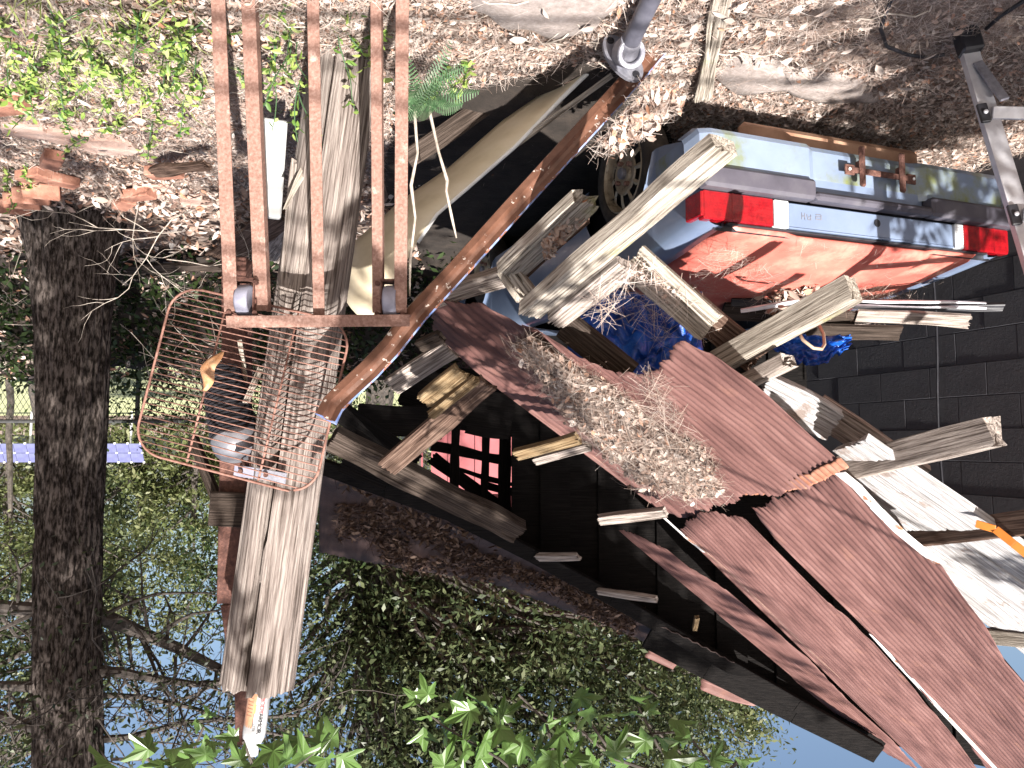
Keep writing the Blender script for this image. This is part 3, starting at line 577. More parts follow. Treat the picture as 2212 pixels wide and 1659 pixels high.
mb.build('small_print', [M['under']], bt)

# post and cross piece behind the pole
rp = thing('old_post', 'dark old post with a cross piece standing behind the timber pole', 'post', P(520, 500, 3.75))
mb = MB(); mb.bar(P(512, 900, 3.75), P(505, 1300, 3.75), .13, .10, (0, -1, 0), .006); mb.bar(P(505, 1300, 3.75), P(530, 1480, 3.75), .10, .09, (0, -1, 0), .006); mb.bar(P(528, 1470, 3.76), P(530, 1605, 3.76), .075, .07, (0, -1, 0), .006)
mb.bar(P(512, 560, 3.75), P(512, 905, 3.75), .12, .10, (0, -1, 0), .006)
mb.build('post', [M['rust_dark']], rp); mb = MB(); mb.bar(P(455, 1098, 3.66), P(640, 1108, 3.66), .16, .05, (0, -1, 0), .006); mb.build('cross_piece', [M['wood_dark']], rp)
plank('prop_stick', 'thin dark stick slanting up to the old post', 'stick', P(416, 945, 3.9), P(478, 1105, 3.72), .045, .04, M['wood_dark'], (0, -1, 0), None, (0, 0), 0, .2, 110)
# hanging work light: ribbed black tube with a pale dome
lt_ = thing('hanging_canister', 'black ribbed canister with a pale silver dome hanging behind the grill', 'canister', P(515, 985, 3.32))
ax = (P(468, 770, 3.45) - P(520, 1000, 3.30)).normalized(); LM = Matrix.Translation(P(519, 992, 3.30)) @ ax.to_track_quat('Z', 'Y').to_matrix().to_4x4()
MB().lathe([(.001, 0), (.05, .004), (.078, .02), (.095, .045), (.102, .075), (.103, .10)], LM, 28).build('dome', [M['dome']], lt_, True)
pr = []
for i in range(20): h = .10 + i * .0165; pr += [(.104 - .0009 * i, h), (.104 - .0009 * i, h + .009), (.096 - .0009 * i, h + .011), (.096 - .0009 * i, h + .0155)]
MB().lathe(pr + [(.001, .432)], LM, 28).build('ribbed_body', [M['black']], lt_, False)
mb = MB(); mb.tube([P(522, 990, 3.3), P(530, 1015, 3.22), P(528, 1032, 3.2)], .005, 6); mb.tube([P(538, 988, 3.3), P(542, 1012, 3.22)], .004, 6); mb.build('hook', [M['rust']], lt_)
for i, (a, b, tx) in enumerate((((506, 1016), (548, 1022), 'pale clear plate end screwed to the old post'), ((552, 1022), (618, 1034), 'slotted grey steel plate nailed to the pole'))):
    t = thing('steel_plate', tx, 'bracket', P(*a, 3.14)); MB().bar(P(*a, 3.13), P(*b, 3.12), .045, .006, (0, -1, .1), .001).build('plate', [M['steel'] if i == 0 else M['cast']], t)
    c = (P(*a, 3.122).lerp(P(*b, 3.112), .35)); MB().tube([c, c + Vector((0, -.012, 0))], .009, 10).build('bolt_head', [M['rust_dark']], t)
plank('wood_splinter', 'splintered pale stick wedged behind the grill beside the pole', 'stick', P(530, 872, 3.2), P(565, 795, 3.25), .028, .02, M['wood_pale'], (0, -1, 0), None, (.03, .05), 3, .5, 112)
plank('thin_lath', 'thin upright lath behind the wire grill', 'stick', P(518, 735, 3.5), P(530, 830, 3.5), .018, .012, M['wood_pale'], (0, -1, 0), None, (.0, .0), 1, .3, 113)

# ------------------------------------------------------------------ rusty frame with castors
fr = thing('castor_stand', 'rusty steel stand of upright angle bars with two grey castor wheels', 'stand', G(660, -40))
for xa, xb, yb, d0, d1, wd in ((472, 500, 672, 2.74, 2.95, .050), (535, 564, 672, 2.78, 2.99, .050), (677, 690, 684, 2.76, 2.97, .042), (811, 815, 676, 2.78, 2.99, .038), (870, 866, 676, 2.74, 2.95, .046)):
    a = P(xa, 0, d0); b = P(xb, yb, d1); a = a + (a - b) * (a.z / (b.z - a.z)); mb = MB()
    mb.bar(a, b, wd, .006, (0, -1, .2), .001); dx = Vector((wd / 2 * (-1 if xa in (535, 811) else 1), .02, 0)); mb.bar(a + dx, b + dx, .006, .046, (0, -1, .2), .001)
    mb.build('upright_bar', [M['rust']], fr)
mb = MB(); a, b = P(489, 695, 2.93), P(885, 692, 2.93); mb.bar(a, b, .046, .008, (0, -1, .2), .001); mb.bar(a + Vector((0, .025, -.022)), b + Vector((0, .025, -.022)), .006, .05, (0, -1, .1), .001); mb.build('cross_bar', [M['rust']], fr)
for xc, yc in ((531, 650), (846, 652)):
    c = P(xc, yc, 2.98); ext = Vector((1, 0, 0))
    wM = Matrix.Translation(c) @ Vector((1, .05, 0)).to_track_quat('Z', 'Y').to_matrix().to_4x4()
    wh = MB().lathe([(.001, -.022), (.05, -.024), (.060, -.026), (.064, -.018), (.064, .018), (.060, .026), (.05, .024), (.001, .022)], wM, 28).build('castor_wheel', [M['steel']], fr, True)
    mb = MB()
    for sx in (-1, 1): mb.bar(c + Vector((sx * .036, 0, -.075)), c + Vector((sx * .036, .0, .05)), .05, .005, (1, 0, 0), .001); mb.tube([c + Vector((sx * .03, 0, 0)), c + Vector((sx * .044, 0, 0))], .012, 10)
    mb.bar(c + Vector((-.04, .0, -.08)), c + Vector((.04, .0, -.08)), .07, .008, (0, 0, 1), .001)
    for sx in (-1, 1):
        for sz in (-.065, .055): mb.tube([c + Vector((sx * .05, -.03, sz)), c + Vector((sx * .05, -.045, sz))], .010, 8)
    mb.build('castor_fork', [M['rust_dark']], wh)

# ------------------------------------------------------------------ wire grill
gq = P(560, 860, 3.03); gn = Vector((.12, -1, -.06)).normalized()
TL, TR, BL = [PL(x, y, gn, gq) for x, y in ((378, 614), (762, 700), (285, 972))]
gu, gv = TR - TL, BL - TL
gr = thing('wire_grill', 'rusty wire oven rack with rounded corners leaning on the timber pole', 'rack', PL(480, 1020, gn, gq))
def g2(s, t): return TL + gu * s + gv * t
rc = .16; loop = []
for (cx, cy, a_) in ((1 - rc, 1 - rc, 0), (rc, 1 - rc, 90), (rc, rc, 180), (1 - rc, rc, 270)):
    for k in range(9): t = R(a_ + k * 11.25); loop.append(g2(cx + rc * math.cos(t), cy + rc * math.sin(t)))
MB().tube(loop + loop[:2], .0052, 8).build('rim_wire', [M['rust_wire']], gr, True)
base = None
for i in range(27):
    t = .028 + i * .0363; dy = max(0, rc - t, t - (1 - rc)); ins = rc - math.sqrt(max(0, rc * rc - dy * dy))
    p0, p1 = g2(ins + .003, t), g2(1 - ins - .003, t); b0 = gn * (.004 * nz(i * 1.3))
    MB().tube([p0, p0.lerp(p1, .33) + b0, p0.lerp(p1, .66) + b0, p1], .0025, 6).build('wire', [M['rust_wire']], gr, True)
for s in (.305, .70): MB().tube([g2(s, .01) - gn * .006, g2(s, .5) - gn * .006, g2(s, .99) - gn * .006], .0045, 8).build('cross_wire', [M['rust_wire']], gr, True)
# curled leaf caught in the grill
V = []; c = PL(452, 800, gn, gq + gn * .05)
for i in range(9):
    for j in range(5):
        s, t = i / 8 - .5, j / 4 - .5; wd = .055 * math.cos(s * 2.9) + .008
        V.append(c + (-gu.normalized() * .25 + gv.normalized()) * s * .17 * -1 + gu.normalized() * t * wd + gn * (.03 * math.sin(s * 6 + 1) - .05 * t * t + .02 * nz(i * .9, j * .8)))
a = (np.arange(8)[:, None] * 5 + np.arange(4)[None]).ravel()
lo = tag(mk('curled_leaf', V, np.stack([a, a + 1, a + 6, a + 5], 1), mat('curled brown leaf', [(.36, .16, .07), (.5, .27, .14), (.58, .38, .24)], scale=30, rough=.5, transl=.25), None, True), 'large curled brown leaf caught in the wire grill', 'leaf')
sd = lo.modifiers.new('smooth', 'SUBSURF'); sd.levels = sd.render_levels = 1

# ------------------------------------------------------------------ brown rail with blue flaking edge
rl = thing('metal_rail', 'long brown painted metal rail with a flaking blue edge reaching the pole', 'rail', G(1432, 100))
path = [(1424, 104, 3.22), (1340, 200, 3.19), (1225, 325, 3.15), (1100, 462, 3.11), (985, 590, 3.06), (905, 676, 3.02), (868, 722, 3.0), (845, 752, 2.985), (800, 800, 2.96), (748, 848, 2.93), (722, 874, 2.91), (706, 905, 2.89)]
pp = [P(*a) for a in path]; V = []; mi = []; Fc = []
for i, p in enumerate(pp):
    d = (pp[min(i + 1, len(pp) - 1)] - pp[max(i - 1, 0)]).normalized(); nrm = Vector((-.05, -.9, .45)); nrm = (nrm - d * d.dot(nrm)).normalized(); sd_ = nrm.cross(d).normalized()
    if (P(1200, 300, 3) - P(1240, 340, 3)).dot(sd_) < 0: sd_ = -sd_          # sd_ points to the photo's upper left
    for a_, b_ in ((.046, -.012), (.046, .0), (.022, .016), (.004, .004), (-.012, .004), (-.030, .020), (-.038, .012), (-.044, -.018), (.0, -.02)):
        V.append(p + sd_ * (a_ + .002 * nz(i * 2.1, a_ * 50)) + nrm * b_)
k = 9
fine = []; 
for i in range(len(pp) - 1):
    for j in range(k):
        Fc.append((i * k + j, i * k + (j + 1) % k, (i + 1) * k + (j + 1) % k, (i + 1) * k + j)); mi.append(1 if j in (5, 6) else 0)
Fc += [tuple(range(k)), tuple((len(pp) - 1) * k + j for j in range(k))]; mi += [0, 1]
mk('rail_body', V, Fc, [M['rail'], M['blue_flake']], rl, False, mi)

# ------------------------------------------------------------------ cream panel, lath, white post stub, pipe
up = [(1306, 108), (1222, 170), (1087, 264), (970, 366), (869, 435), (768, 524), (735, 620)]; dn = [(1300, 128), (1210, 215), (1110, 318), (1010, 405), (943, 462), (902, 523), (800, 700)]
dep = [3.42, 3.46, 3.5, 3.54, 3.58, 3.62, 3.68]; V = []
for i in range(37):
    s = i / 36 * 6; k = min(int(s), 5); f = s - k; L_ = lambda A: tuple(A[k][c] + (A[k + 1][c] - A[k][c]) * f for c in (0, 1)); d = dep[k] + (dep[k + 1] - dep[k]) * f
    for j in range(9): t = j / 8; a, b = P(*L_(up), d + .10), P(*L_(dn), d - .04); q_ = a.lerp(b, t); V.append(q_ + Vector((.0, -.05, .03)) * math.sin(math.pi * t))
a = (np.arange(36)[:, None] * 9 + np.arange(8)[None]).ravel()
cp = tag(mk('cream_panel', V, np.stack([a, a + 1, a + 10, a + 9], 1), M['cream'], None, True), 'long tapering cream fibreglass panel with a bright edge leaning into the wreckage', 'panel')
MB().tube([P(x_, y_, d_) for (x_, y_), d_ in zip(dn[:6], [e - .04 for e in dep])], .011, 8).build('lit_edge', [M['white']], cp, True)  # white tube draws the sunlit rim of the cream panel
sd = cp.modifiers.new('thickness', 'SOLIDIFY'); sd.thickness = .018; sd.offset = 0
plank('grey_lath', 'thin grey lath lying just below the cream panel', 'stick', P(1322, 162, 3.3), P(1045, 362, 3.55), .024, .012, M['wood_pale'], (0, -.8, .6), None, (0, 0), 1, .3, 120)
plank('dim_board', 'dim brown board lying on the ground behind the feathery seedling', 'board', P(880, 345, 3.75), P(1070, 215, 3.75), .10, .03, M['wood_dark'], (0, -.8, .6), None, (0, 0), 1, .3, 121)
ws = thing('white_post', 'short white square post stub in the weeds beside the timber pole', 'post', G(590, 250))
mb = MB(); a, b = P(592, 262, 3.42), P(578, 470, 3.50); mb.bar(a, b, .12, .12, (-.3, -1, .25), .006); mb.build('post', [M['white_grey']], ws)
plank('splinter', 'sharp pale wood splinter sticking out between the white post stub and the pole', 'stick', P(660, 365, 3.2), P(613, 455, 3.15), .018, .01, M['wood_pale'], (0, -1, .2), None, (.0, .05), 1, .3, 122)
pf = thing('pipe_flange', 'grey cast iron flange with a threaded side hole on a dark pipe', 'pipe fitting', G(1350, 118))
c = P(1352, 112, 3.0); pe = P(1425, -40, 2.6); pa = (pe - c).normalized()
MB().tube([c + pa * .04, c + pa * .1, pe, pe + pa * .5], .036, 20).build('pipe', [M['pipe']], pf, True)
FM = Matrix.Translation(c) @ pa.to_track_quat('Z', 'Y').to_matrix().to_4x4()
mb = MB(); mb.lathe([(.001, -.045), (.050, -.045), (.052, .02), (.044, .055), (.042, .075), (.001, .075)], FM, 20)
hole = (P(1362, 118, 2.9) - c).normalized(); hn = (Vector((-.25, -.8, .55))).normalized(); HM = Matrix.Translation(c + hn * .01) @ hn.to_track_quat('Z', 'Y').to_matrix().to_4x4()
pr = [(.060, -.01), (.060, .050), (.056, .056), (.042, .056)]
for i in range(7): pr += [(.040, .055 - i * .008), (.0365, .051 - i * .008)]
mb.lathe(pr + [(.001, -.006)], HM, 22); mb.build('elbow', [M['cast']], pf)
mb = MB(); ear = FM.to_3x3() @ Vector((0, 1, 0)); ear = (P(1300, 98, 3) - P(1345, 158, 3)).normalized(); ear = (ear - pa * pa.dot(ear)).normalized(); e2 = pa.cross(ear)
pl_ = [c - pa * .055 + ear * (math.cos(t) * .115) + e2 * (math.sin(t) * .062) for t in np.linspace(0, 2 * math.pi, 24, endpoint=False)]
mb.prism(pl_, pa * .018); mb.build('flange_plate', [M['cast']], pf)
for s in (-1, 1):
    q_ = c - pa * .056 + ear * s * .088
    MB().tube([q_, q_ + pa * .0205], .016, 14).build('bolt_hole', [M['black']], pf)

# ------------------------------------------------------------------ car
W = 1.80; CM = Matrix(((CF.x, CE.x, 0, CARN.x), (CF.y, CE.y, 0, CARN.y), (0, 0, 1, 0), (0, 0, 0, 1)))
car = thing('parked_car', 'faded silver blue sports car with a red lid, half buried in the fallen shed', 'car', CARN + CF * 1.8 + CE * .9)
def C(t, s, z): return CM @ Vector((t, s, z))
zt = lambda t: float(np.interp(t, [0, .3, .85, 1.3, 2.2, 2.6, 3.5, 3.95], [.762, .81, .88, .90, .88, .84, .72, .56]))
zb = lambda t: float(np.interp(t, [0, .10, .32, .5, 3.4, 3.95], [.40, .36, .30, .27, .27, .36]))
def arch(t):
    z = zb(t)
    for tc in (.76, 3.12):
        if abs(t - tc) < .365: z = max(z, .30 + math.sqrt(.365 ** 2 - (t - tc) ** 2))
    return z
ts = sorted(set([round(x, 3) for x in np.linspace(0, 3.95, 90)] + [.3951, .3949, 1.1249, 1.1251, 2.7549, 2.7551, 3.4849, 3.4851]))
mb = MB()
for side in (0, 1):
    V = []; nr = 14
    for t in ts:
        lo = arch(t); hi = zt(t) - .05; tap = .015 * max(0, 1 - t / .12) ** 2 + .10 * max(0, (t - 3.3) / .65) ** 2
        row = [(lo + (hi - lo) * j / 9) for j in range(10)]
        pts = [(.0 + tap + .045 * ((z - .58) / .33) ** 2 * (1 if z > .58 else .8), z) for z in row]
        y0 = pts[-1][0]; pts += [(y0 + .012, zt(t) - .025), (y0 + .028, zt(t) - .008), (y0 + .05, zt(t)), (.115, zt(t) + .004), (.122, zt(t) - .05)]
        if lo > zb(t) + .02: pts[0] = (pts[0][0] - .018, pts[0][1])
        V += [C(t, y if not side else W - y, z) for y, z in pts]; nr = len(pts)
    Fc = [(i * nr + j, (i + 1) * nr + j, (i + 1) * nr + j + 1, i * nr + j + 1) for i in range(len(ts) - 1) for j in range(nr - 1)]
    if side: Fc = [f[::-1] for f in Fc]
    mb.add(V, Fc)
V = []; hs = np.linspace(2.2, 3.95, 14)
for t in hs: V += [C(t, y, zt(t) + .04 * math.sin(math.pi * y / W)) for y in np.linspace(.125, W - .125, 9)]
mb.add(V, [(i * 9 + j, (i + 1) * 9 + j, (i + 1) * 9 + j + 1, i * 9 + j + 1) for i in range(13) for j in range(8)])
mb.add([C(3.95, y, z) for y in (.1, W - .1) for z in (.36, .56)], [(0, 1, 3, 2)])
mb.build('body', [M['car_clean']], car, True)
mb = MB()                               # dark inside: floor and tub
mb.add([C(t, y, z) for t, y, z in ((.03, .05, .40), (.03, W - .05, .40), (3.8, W - .1, .30), (3.8, .1, .30))], [(0, 1, 2, 3)])
mb.add([C(t, y, z) for t, y, z in ((.02, .08, .40), (.02, W - .08, .40), (.02, W - .08, .78), (.02, .08, .78))], [(0, 1, 2, 3)])
mb.add([C(t, y, z) for t, y, z in ((.04, .135, .74), (.04, W - .135, .74), (1.15, W - .135, .80), (1.15, .135, .80))], [(0, 1, 2, 3)])
for s in (.13, W - .13): mb.add([C(t, s, z) for t, z in ((.0, .4), (3.9, .3), (3.9, .6), (2.2, .86), (.9, .86), (0, .70))], [(0, 1, 2, 3, 4, 5)])
mb.build('dark_shell', [M['black']], car)
# rear: valance with plate recess, bumper, panel
def slab(mb, s0, s1, z0, z1, t0, t1, bev=.004, n=None):
    c = C((t0 + t1) / 2, (s0 + s1) / 2, (z0 + z1) / 2); mb.box(c, (t1 - t0, s1 - s0, z1 - z0), CM.to_3x3(), bev)
va = MB()
prof = [(.02, .33), (-.015, .345), (-.03, .37), (-.034, .50), (-.03, .535)]
V = []; ss = [-.03, -.0, .05, .56, .60, 1.22, 1.26, W - .05, W, W + .03]
for s in ss:
    e = .10 if s in (ss[0], ss[-1]) else (.025 if s in (ss[1], ss[-2]) else 0); dp = .022 if .58 < s < 1.24 else 0
    V += [C(t + e + dp, s, z + (.03 if e > .05 and z < .38 else 0)) for t, z in prof]
va.add(V, [(i * 5 + j, i * 5 + j + 1, (i + 1) * 5 + j + 1, (i + 1) * 5 + j) for i in range(len(ss) - 1) for j in range(4)])
va.add([C(t, -.02, z) for t, z in ((.09, .37), (.33, .39), (.30, .53), (.09, .53))], [(0, 1, 2, 3)])
va.build('valance', [M['car']], car, False)
mb = MB(); slab(mb, .56, 1.25, .50, .575, -.012, .01); mb.build('plate_recess', [M['car_clean']], car)
bp = MB()
for s0, s1, z0, z1 in ((-.02, .565, .525, .618), (.560, 1.255, .577, .617), (1.25, W + .02, .525, .618)): slab(bp, s0, s1, z0, z1, -.075, .0, .014)
slab(bp, -.045, -.012, .53, .616, -.05, .26, .012); slab(bp, W + .012, W + .045, .53, .616, -.05, .26, .012)
bp.build('bumper', [M['bumper']], car)
mb = MB(); slab(mb, .448, 1.435, .628, .738, -.018, .01, .004); slab(mb, .448, 1.435, .738, .746, -.022, .01, .002); pn = mb.build('rear_panel', [M['car_clean']], car)
def lump(s, z, r, name, m, p): 
    q_ = C(-.0195, s, z); MB().tube([q_, q_ - CF * .0025], r, 16).build(name, [m], p)
lump(.955, .672, .018, 'lock_hole', M['black'], pn)
# traces of badge lettering
lt2 = MB()
def dash(s0, z0, s1, z1):
    a_, b_ = C(-.0196, s0, z0), C(-.0196, s1, z1); lt2.bar(a_, b_, .0035, .0016, -CF, 0)
for x0, strokes in ((.520, ((0, 0, 0, .03), (0, .015, .016, .015), (.016, 0, .016, .03))), (.548, ((0, .004, .006, .028), (.006, .028, .022, .028), (.022, .028, .022, .004), (.010, .016, .022, .016))), (.598, ((0, 0, .03, 0), (0, .010, .03, .010), (0, .022, .03, .022), (.03, 0, .03, .022), (0, .010, 0, .022)))):
    for a_, b_, c_, d_ in strokes: dash(x0 + a_, .668 + b_, x0 + c_, .668 + d_)
lt2.build('badge_trace', [M['cast']], pn)
for s0, s1, ci, sgn in ((.0, .448, .362, 1), (W - .36, W, W - .30, -1)):
    tl = MB()
    if sgn > 0: slab(tl, .0, ci, .622, .748, -.028, .02, .006); slab(tl, -.010, .02, .626, .735, -.022, .10, .005)
    else: slab(tl, ci, W, .622, .748, -.028, .02, .006); slab(tl, W - .02, W + .010, .626, .735, -.022, .10, .005)
    o = tl.build('tail_light', [M['lens_red']], car)
    mb = MB(); slab(mb, *((ci + .004, s1 - .003) if sgn > 0 else (s0 + .003, ci - .004)), .624, .748, -.027, .02, .005)
    for i in range(9): slab(mb, *((ci + .01, s1 - .01) if sgn > 0 else (s0 + .008, ci - .008)), .632 + i * .0125, .635 + i * .0125, -.0295, -.02, .001)
    mb.build('reversing_lens', [M['lens_clear']], o)
    mb = MB(); sv = (.145 if sgn > 0 else W - .10); slab(mb, sv - .003, sv + .003, .624, .746, -.0305, -.02, .001)
    for i in range(8): slab(mb, *((.02, .34) if sgn > 0 else (W - .28, W - .02)), .634 + i * .0135, .6355 + i * .0135, -.0292, -.02, 0)
    mb.build('lens_rib', [M['lens_red']], o)
mb = MB(); slab(mb, .13, W - .13, .748, .757, -.012, .03, .003); mb.build('shadow_gap', [M['black']], car)  # black bar stands in for the shadow in the gap under the lid
# red lid
V = []; tt = np.linspace(.005, .98, 26); yy = np.linspace(0, 1, 25)
for t in tt:
    for y in yy:
        s = .132 + y * (W - .264); e = min(y, 1 - y); z = zt(t) + .018 + .045 * math.sin(math.pi * y) * min(1, t / .3) + .012 * (1 if .24 < y < .76 else 0) - .05 * max(0, 1 - e / .03) ** 2 - .018 * max(0, 1 - (t - .005) / .05) ** 2
        V.append(C(t, s, z))
a = (np.arange(25)[:, None] * 25 + np.arange(24)[None]).ravel()
lid = mk('trunk_lid', V, np.stack([a, a + 25, a + 26, a + 1], 1), M['lid'], car, True)
sd = lid.modifiers.new('thickness', 'SOLIDIFY'); sd.thickness = .02; sd.offset = -1
# rusty plate bracket
br = MB()
for s in (.835, 1.075): slab(br, s - .018, s + .018, .335, .525, -.072, -.052, .012)
slab(br, .755, 1.155, .435, .462, -.058, -.046, .003); slab(br, .745, .80, .425, .472, -.054, -.044, .002); slab(br, 1.115, 1.17, .425, .472, -.054, -.044, .002)
for s in (.835, 1.075): slab(br, s - .01, s + .01, .40, .45, -.055, -.03, .002)
bo = br.build('plate_bracket', [M['rust_dark']], car)
for s in (.765, 1.15): q_ = C(-.055, s, .449); MB().tube([q_, q_ - CF * .006], .007, 10).build('screw', [M['white']], bo)
mb = MB(); slab(mb, .33, 1.42, .20, .345, .13, .20, .03); mb.build('under_panel', [M['under']], car)
for tc, sy in ((.76, 0), (3.12, 0), (.76, 1), (3.12, 1)):
    wM = CM @ Matrix.Translation((tc, .075 if not sy else W - .075, .285)) @ Matrix.Rotation(R(90 if not sy else -90), 4, 'X')   # local z outwards
    wo = MB().lathe([(.205, -.10), (.255, -.105), (.283, -.08), (.288, -.03), (.288, .0), (.283, .025), (.255, .045), (.222, .040), (.208, .030), (.203, -.02)], wM, 40).build('wheel', [M['tyre']], car, True)
    if sy: continue
    mb = MB(); mb.lathe([(.208, .030), (.200, .036), (.192, .022), (.186, -.006), (.180, -.012)], wM, 40)
    mb.lathe([(.112, .012), (.104, .020), (.060, .010), (.050, .022), (.001, .022)], wM, 32)
    for i in range(10):                 # spokes between the slots
        t0, t1 = 2 * math.pi * (i - .17) / 10, 2 * math.pi * (i + .17) / 10
        V = [wM @ Vector((r * math.cos(t), r * math.sin(t), z)) for r, z in ((.108, .016), (.15, .006), (.184, -.008)) for t in (t0, (t0 + t1) / 2, t1)]
        V = [v + (wM.to_3x3() @ Vector((0, 0, .007)) if k % 3 == 1 else Vector()) for k, v in enumerate(V)]
        mb.add(V, [(k, k + 1, k + 4, k + 3) for k in (0, 1, 3, 4)])
    ro = mb.build('rim', [M['rim']], wo, False)
    MB().lathe([(.20, -.035), (.001, -.035)], wM, 24).build('brake_disc', [M['black']], wo)
    MB().lathe([(.030, .02), (.030, .042), (.024, .048), (.001, .046)], wM, 16).build('hub_cap', [M['cast']], ro)
    for i in range(4):
        t = 2 * math.pi * (i + .3) / 4; MB().lathe([(.013, .01), (.013, .036), (.007, .040), (.001, .040)], wM @ Matrix.Translation((.07 * math.cos(t), .07 * math.sin(t), 0)), 6).build('wheel_nut', [M['rust']], ro)

# ------------------------------------------------------------------ ladder
ld = thing('step_ladder', 'aluminium step ladder standing at the right edge beside the car', 'ladder', G(2090, 60))
a, b = P(2088, 78, 3.05), P(2222, 520, 2.86); d = (b - a); far = a + d * 2.6; off = Vector((-.62, -.06, .04))
for k in (0, 1):
    q_ = off * k; mb = MB(); mb.bar(a + q_, far + q_, .064, .006, (.12, -1, .1), .001)
    for s in (-1, 1): mb.bar(a + q_ + Vector((s * .031, .016, 0)), far + q_ + Vector((s * .031, .016, 0)), .006, .034, (.12, -1, .1), .001)
    mb.build('side_rail', [M['alu']], ld)
    mb = MB(); mb.bar(a + q_ - d * .05, a + q_ + d * .09, .084, .07, (.12, -1, .1), .008); mb.build('foot', [M['black']], ld)
    for f in (.40, .885):
        c = a + d * f + q_; mb = MB(); mb.bar(c - d * .045 + Vector((.03, -.008, 0)), c + d * .045 + Vector((.03, -.008, 0)), .038, .014, (.12, -1, .1), .003); mb.build('corner_cap', [M['black']], ld)
        r_ = c + Vector((.03, -.018, 0)); MB().tube([r_, r_ + Vector((0, -.006, 0))], .009, 12).build('rivet', [M['alu']], ld, True)
for f in (.40, .885, 1.37, 1.86, 2.35):
    c = a + d * f + Vector((0, -.01, 0)); MB().bar(c, c + off, .05, .02, (.05, -1, .25), .003).build('step', [M['alu']], ld)
mb = MB(); mb.bar(a + d * .14 + Vector((-.006, -.008, 0)), a + d * .36 + Vector((-.038, -.05, 0)), .040, .012, (.12, -1, .1), .005); mb.build('brace_strap', [M['cast']], ld)
mb = MB(); mb.tube([G(1935, -30, .03), G(1902, 60, .03), G(1915, 100, .03), G(1960, 118, .035), G(2000, 124, .03), G(2040, 118, .03)], .008, 6)
tag(mb.build('ground_cable', [M['black']], None, True), 'black cable looped on the shaded ground at the upper edge', 'cable')
mb = MB(); mb.tube([G(2130, 62, .03), G(2160, 35, .04), G(2230, -10, .03)], .008, 6)
tag(mb.build('ground_cable', [M['black']], None, True), 'black cable lying just beside the ladder foot', 'cable')

# ------------------------------------------------------------------ tarpaulin and clutter over the car
V = []; nu, nv = 60, 34
for i in range(nu + 1):
    for j in range(nv + 1):
        x = 1225 + 285 * i / nu; y = 636 + 190 * j / nv; p = P(x, y, 3.70 - .25 * (j / nv - .5))
        V.append(p + Vector((0, -.16 * abs(nz(i * .11, j * .14, 2)) - .06 * abs(nz(i * .3, j * .3, 5)), .05 * nz(i * .2, j * .2, 7))))
k = nv + 1; a = (np.arange(nu)[:, None] * k + np.arange(nv)[None]).ravel()
tp = tag(mk('tarpaulin', V, np.stack([a, a + 1, a + k + 1, a + k], 1), M['tarp'], None, False), 'crumpled blue tarpaulin under the needle strewn boards', 'tarpaulin')
sd = tp.modifiers.new('thickness', 'SOLIDIFY'); sd.thickness = .004
V = []; nu, nv = 40, 20
for i in range(nu + 1):
    for j in range(nv + 1):
        s = i / nu; x = 1665 + 165 * s; y = 726 + (22 + 42 * math.sin(3.0 * s + .1) + 18 * nz(i * .35, 3)) * j / nv; p = P(x, y, 4.0)
        V.append(p + Vector((0, -.10 * abs(nz(i * .16, j * .2, 2)) - .06 * abs(nz(i * .4, j * .4, 5)), 0)))
k = nv + 1; a = (np.arange(nu)[:, None] * k + np.arange(nv)[None]).ravel()
tp = tag(mk('tarpaulin', V, np.stack([a, a + 1, a + k + 1, a + k], 1), M['tarp'], None, False), 'ragged corner of blue tarpaulin hanging in the shade under the double rafter tail', 'tarpaulin')
sd = tp.modifiers.new('thickness', 'SOLIDIFY'); sd.thickness = .004
plank('trim_strip', 'black strip with two bright lines lying past the far corner of the red lid', 'strip', P(1580, 652, 4.05), P(2166, 664, 3.9), .045, .02, M['black'], (0, -.7, .7), None, (0, 0), 0, .2, 130)
for i, y in enumerate((648, 660)):
    plank('bright_lath', ['upper silver line on the black strip', 'lower silver line on the black strip'][i], 'strip', P(1840, y + 1, 3.94), P(2130, y + 7, 3.86), .011, .008, M['alu'], (0, -.7, .7), None, (0, 0), 0, .2, 131 + i)
plank('trim_strip', 'thin bright trim with dark lines slanting over the leaf heap', 'strip', P(1600, 672, 3.95), P(1760, 645, 3.9), .02, .012, M['alu'], (0, -.7, .7), None, (0, 0), 0, .2, 134)
plank('loose_board', 'pale board with a tapered end lying beyond the red lid', 'board', P(1850, 682, 4.15), P(2098, 694, 4.05), .085, .02, M['wood_grey'], (0, -.6, .8), None, (0, .06), 1, .3, 135)
plank('loose_board', 'dull grey board under the tapered pale board', 'board', P(1720, 716, 4.25), P(1946, 720, 4.15), .10, .02, M['wood_dark'], (0, -.6, .8), None, (0, .02), 1, .3, 136)
plank('loose_board', 'dark board under the leaf heap beyond the red lid', 'board', P(1560, 672, 4.15), P(1850, 692, 4.2), .12, .02, M['wood_dark'], (0, -.6, .8), None, (0, .02), 1, .3, 137)
mb = MB(); mb.tube([P(1715, 700, 3.4), P(1735, 735, 3.3), P(1757, 752, 3.3), P(1775, 754, 3.32), P(1781, 744, 3.36), P(1779, 722, 3.45), P(1768, 700, 3.5)], .0075, 8)
tag(mb.build('bent_hose', [M['copper']], None, True), 'tan bent hose looping out from under the double rafter tail', 'hose')
mb = MB(); pts = [P(2108, 1131, 2.72), P(2150, 1143, 2.68), P(2190, 1175, 2.64), P(2240, 1215, 2.6), P(2300, 1270, 2.55)]
for a_, b_ in zip(pts, pts[1:]): mb.bar(a_, b_, .028, .004, (.2, -1, .3), .001)
tag(mb.build('strap', [M['orange']]), 'orange strap hanging over the dark brown rafter tail', 'strap')
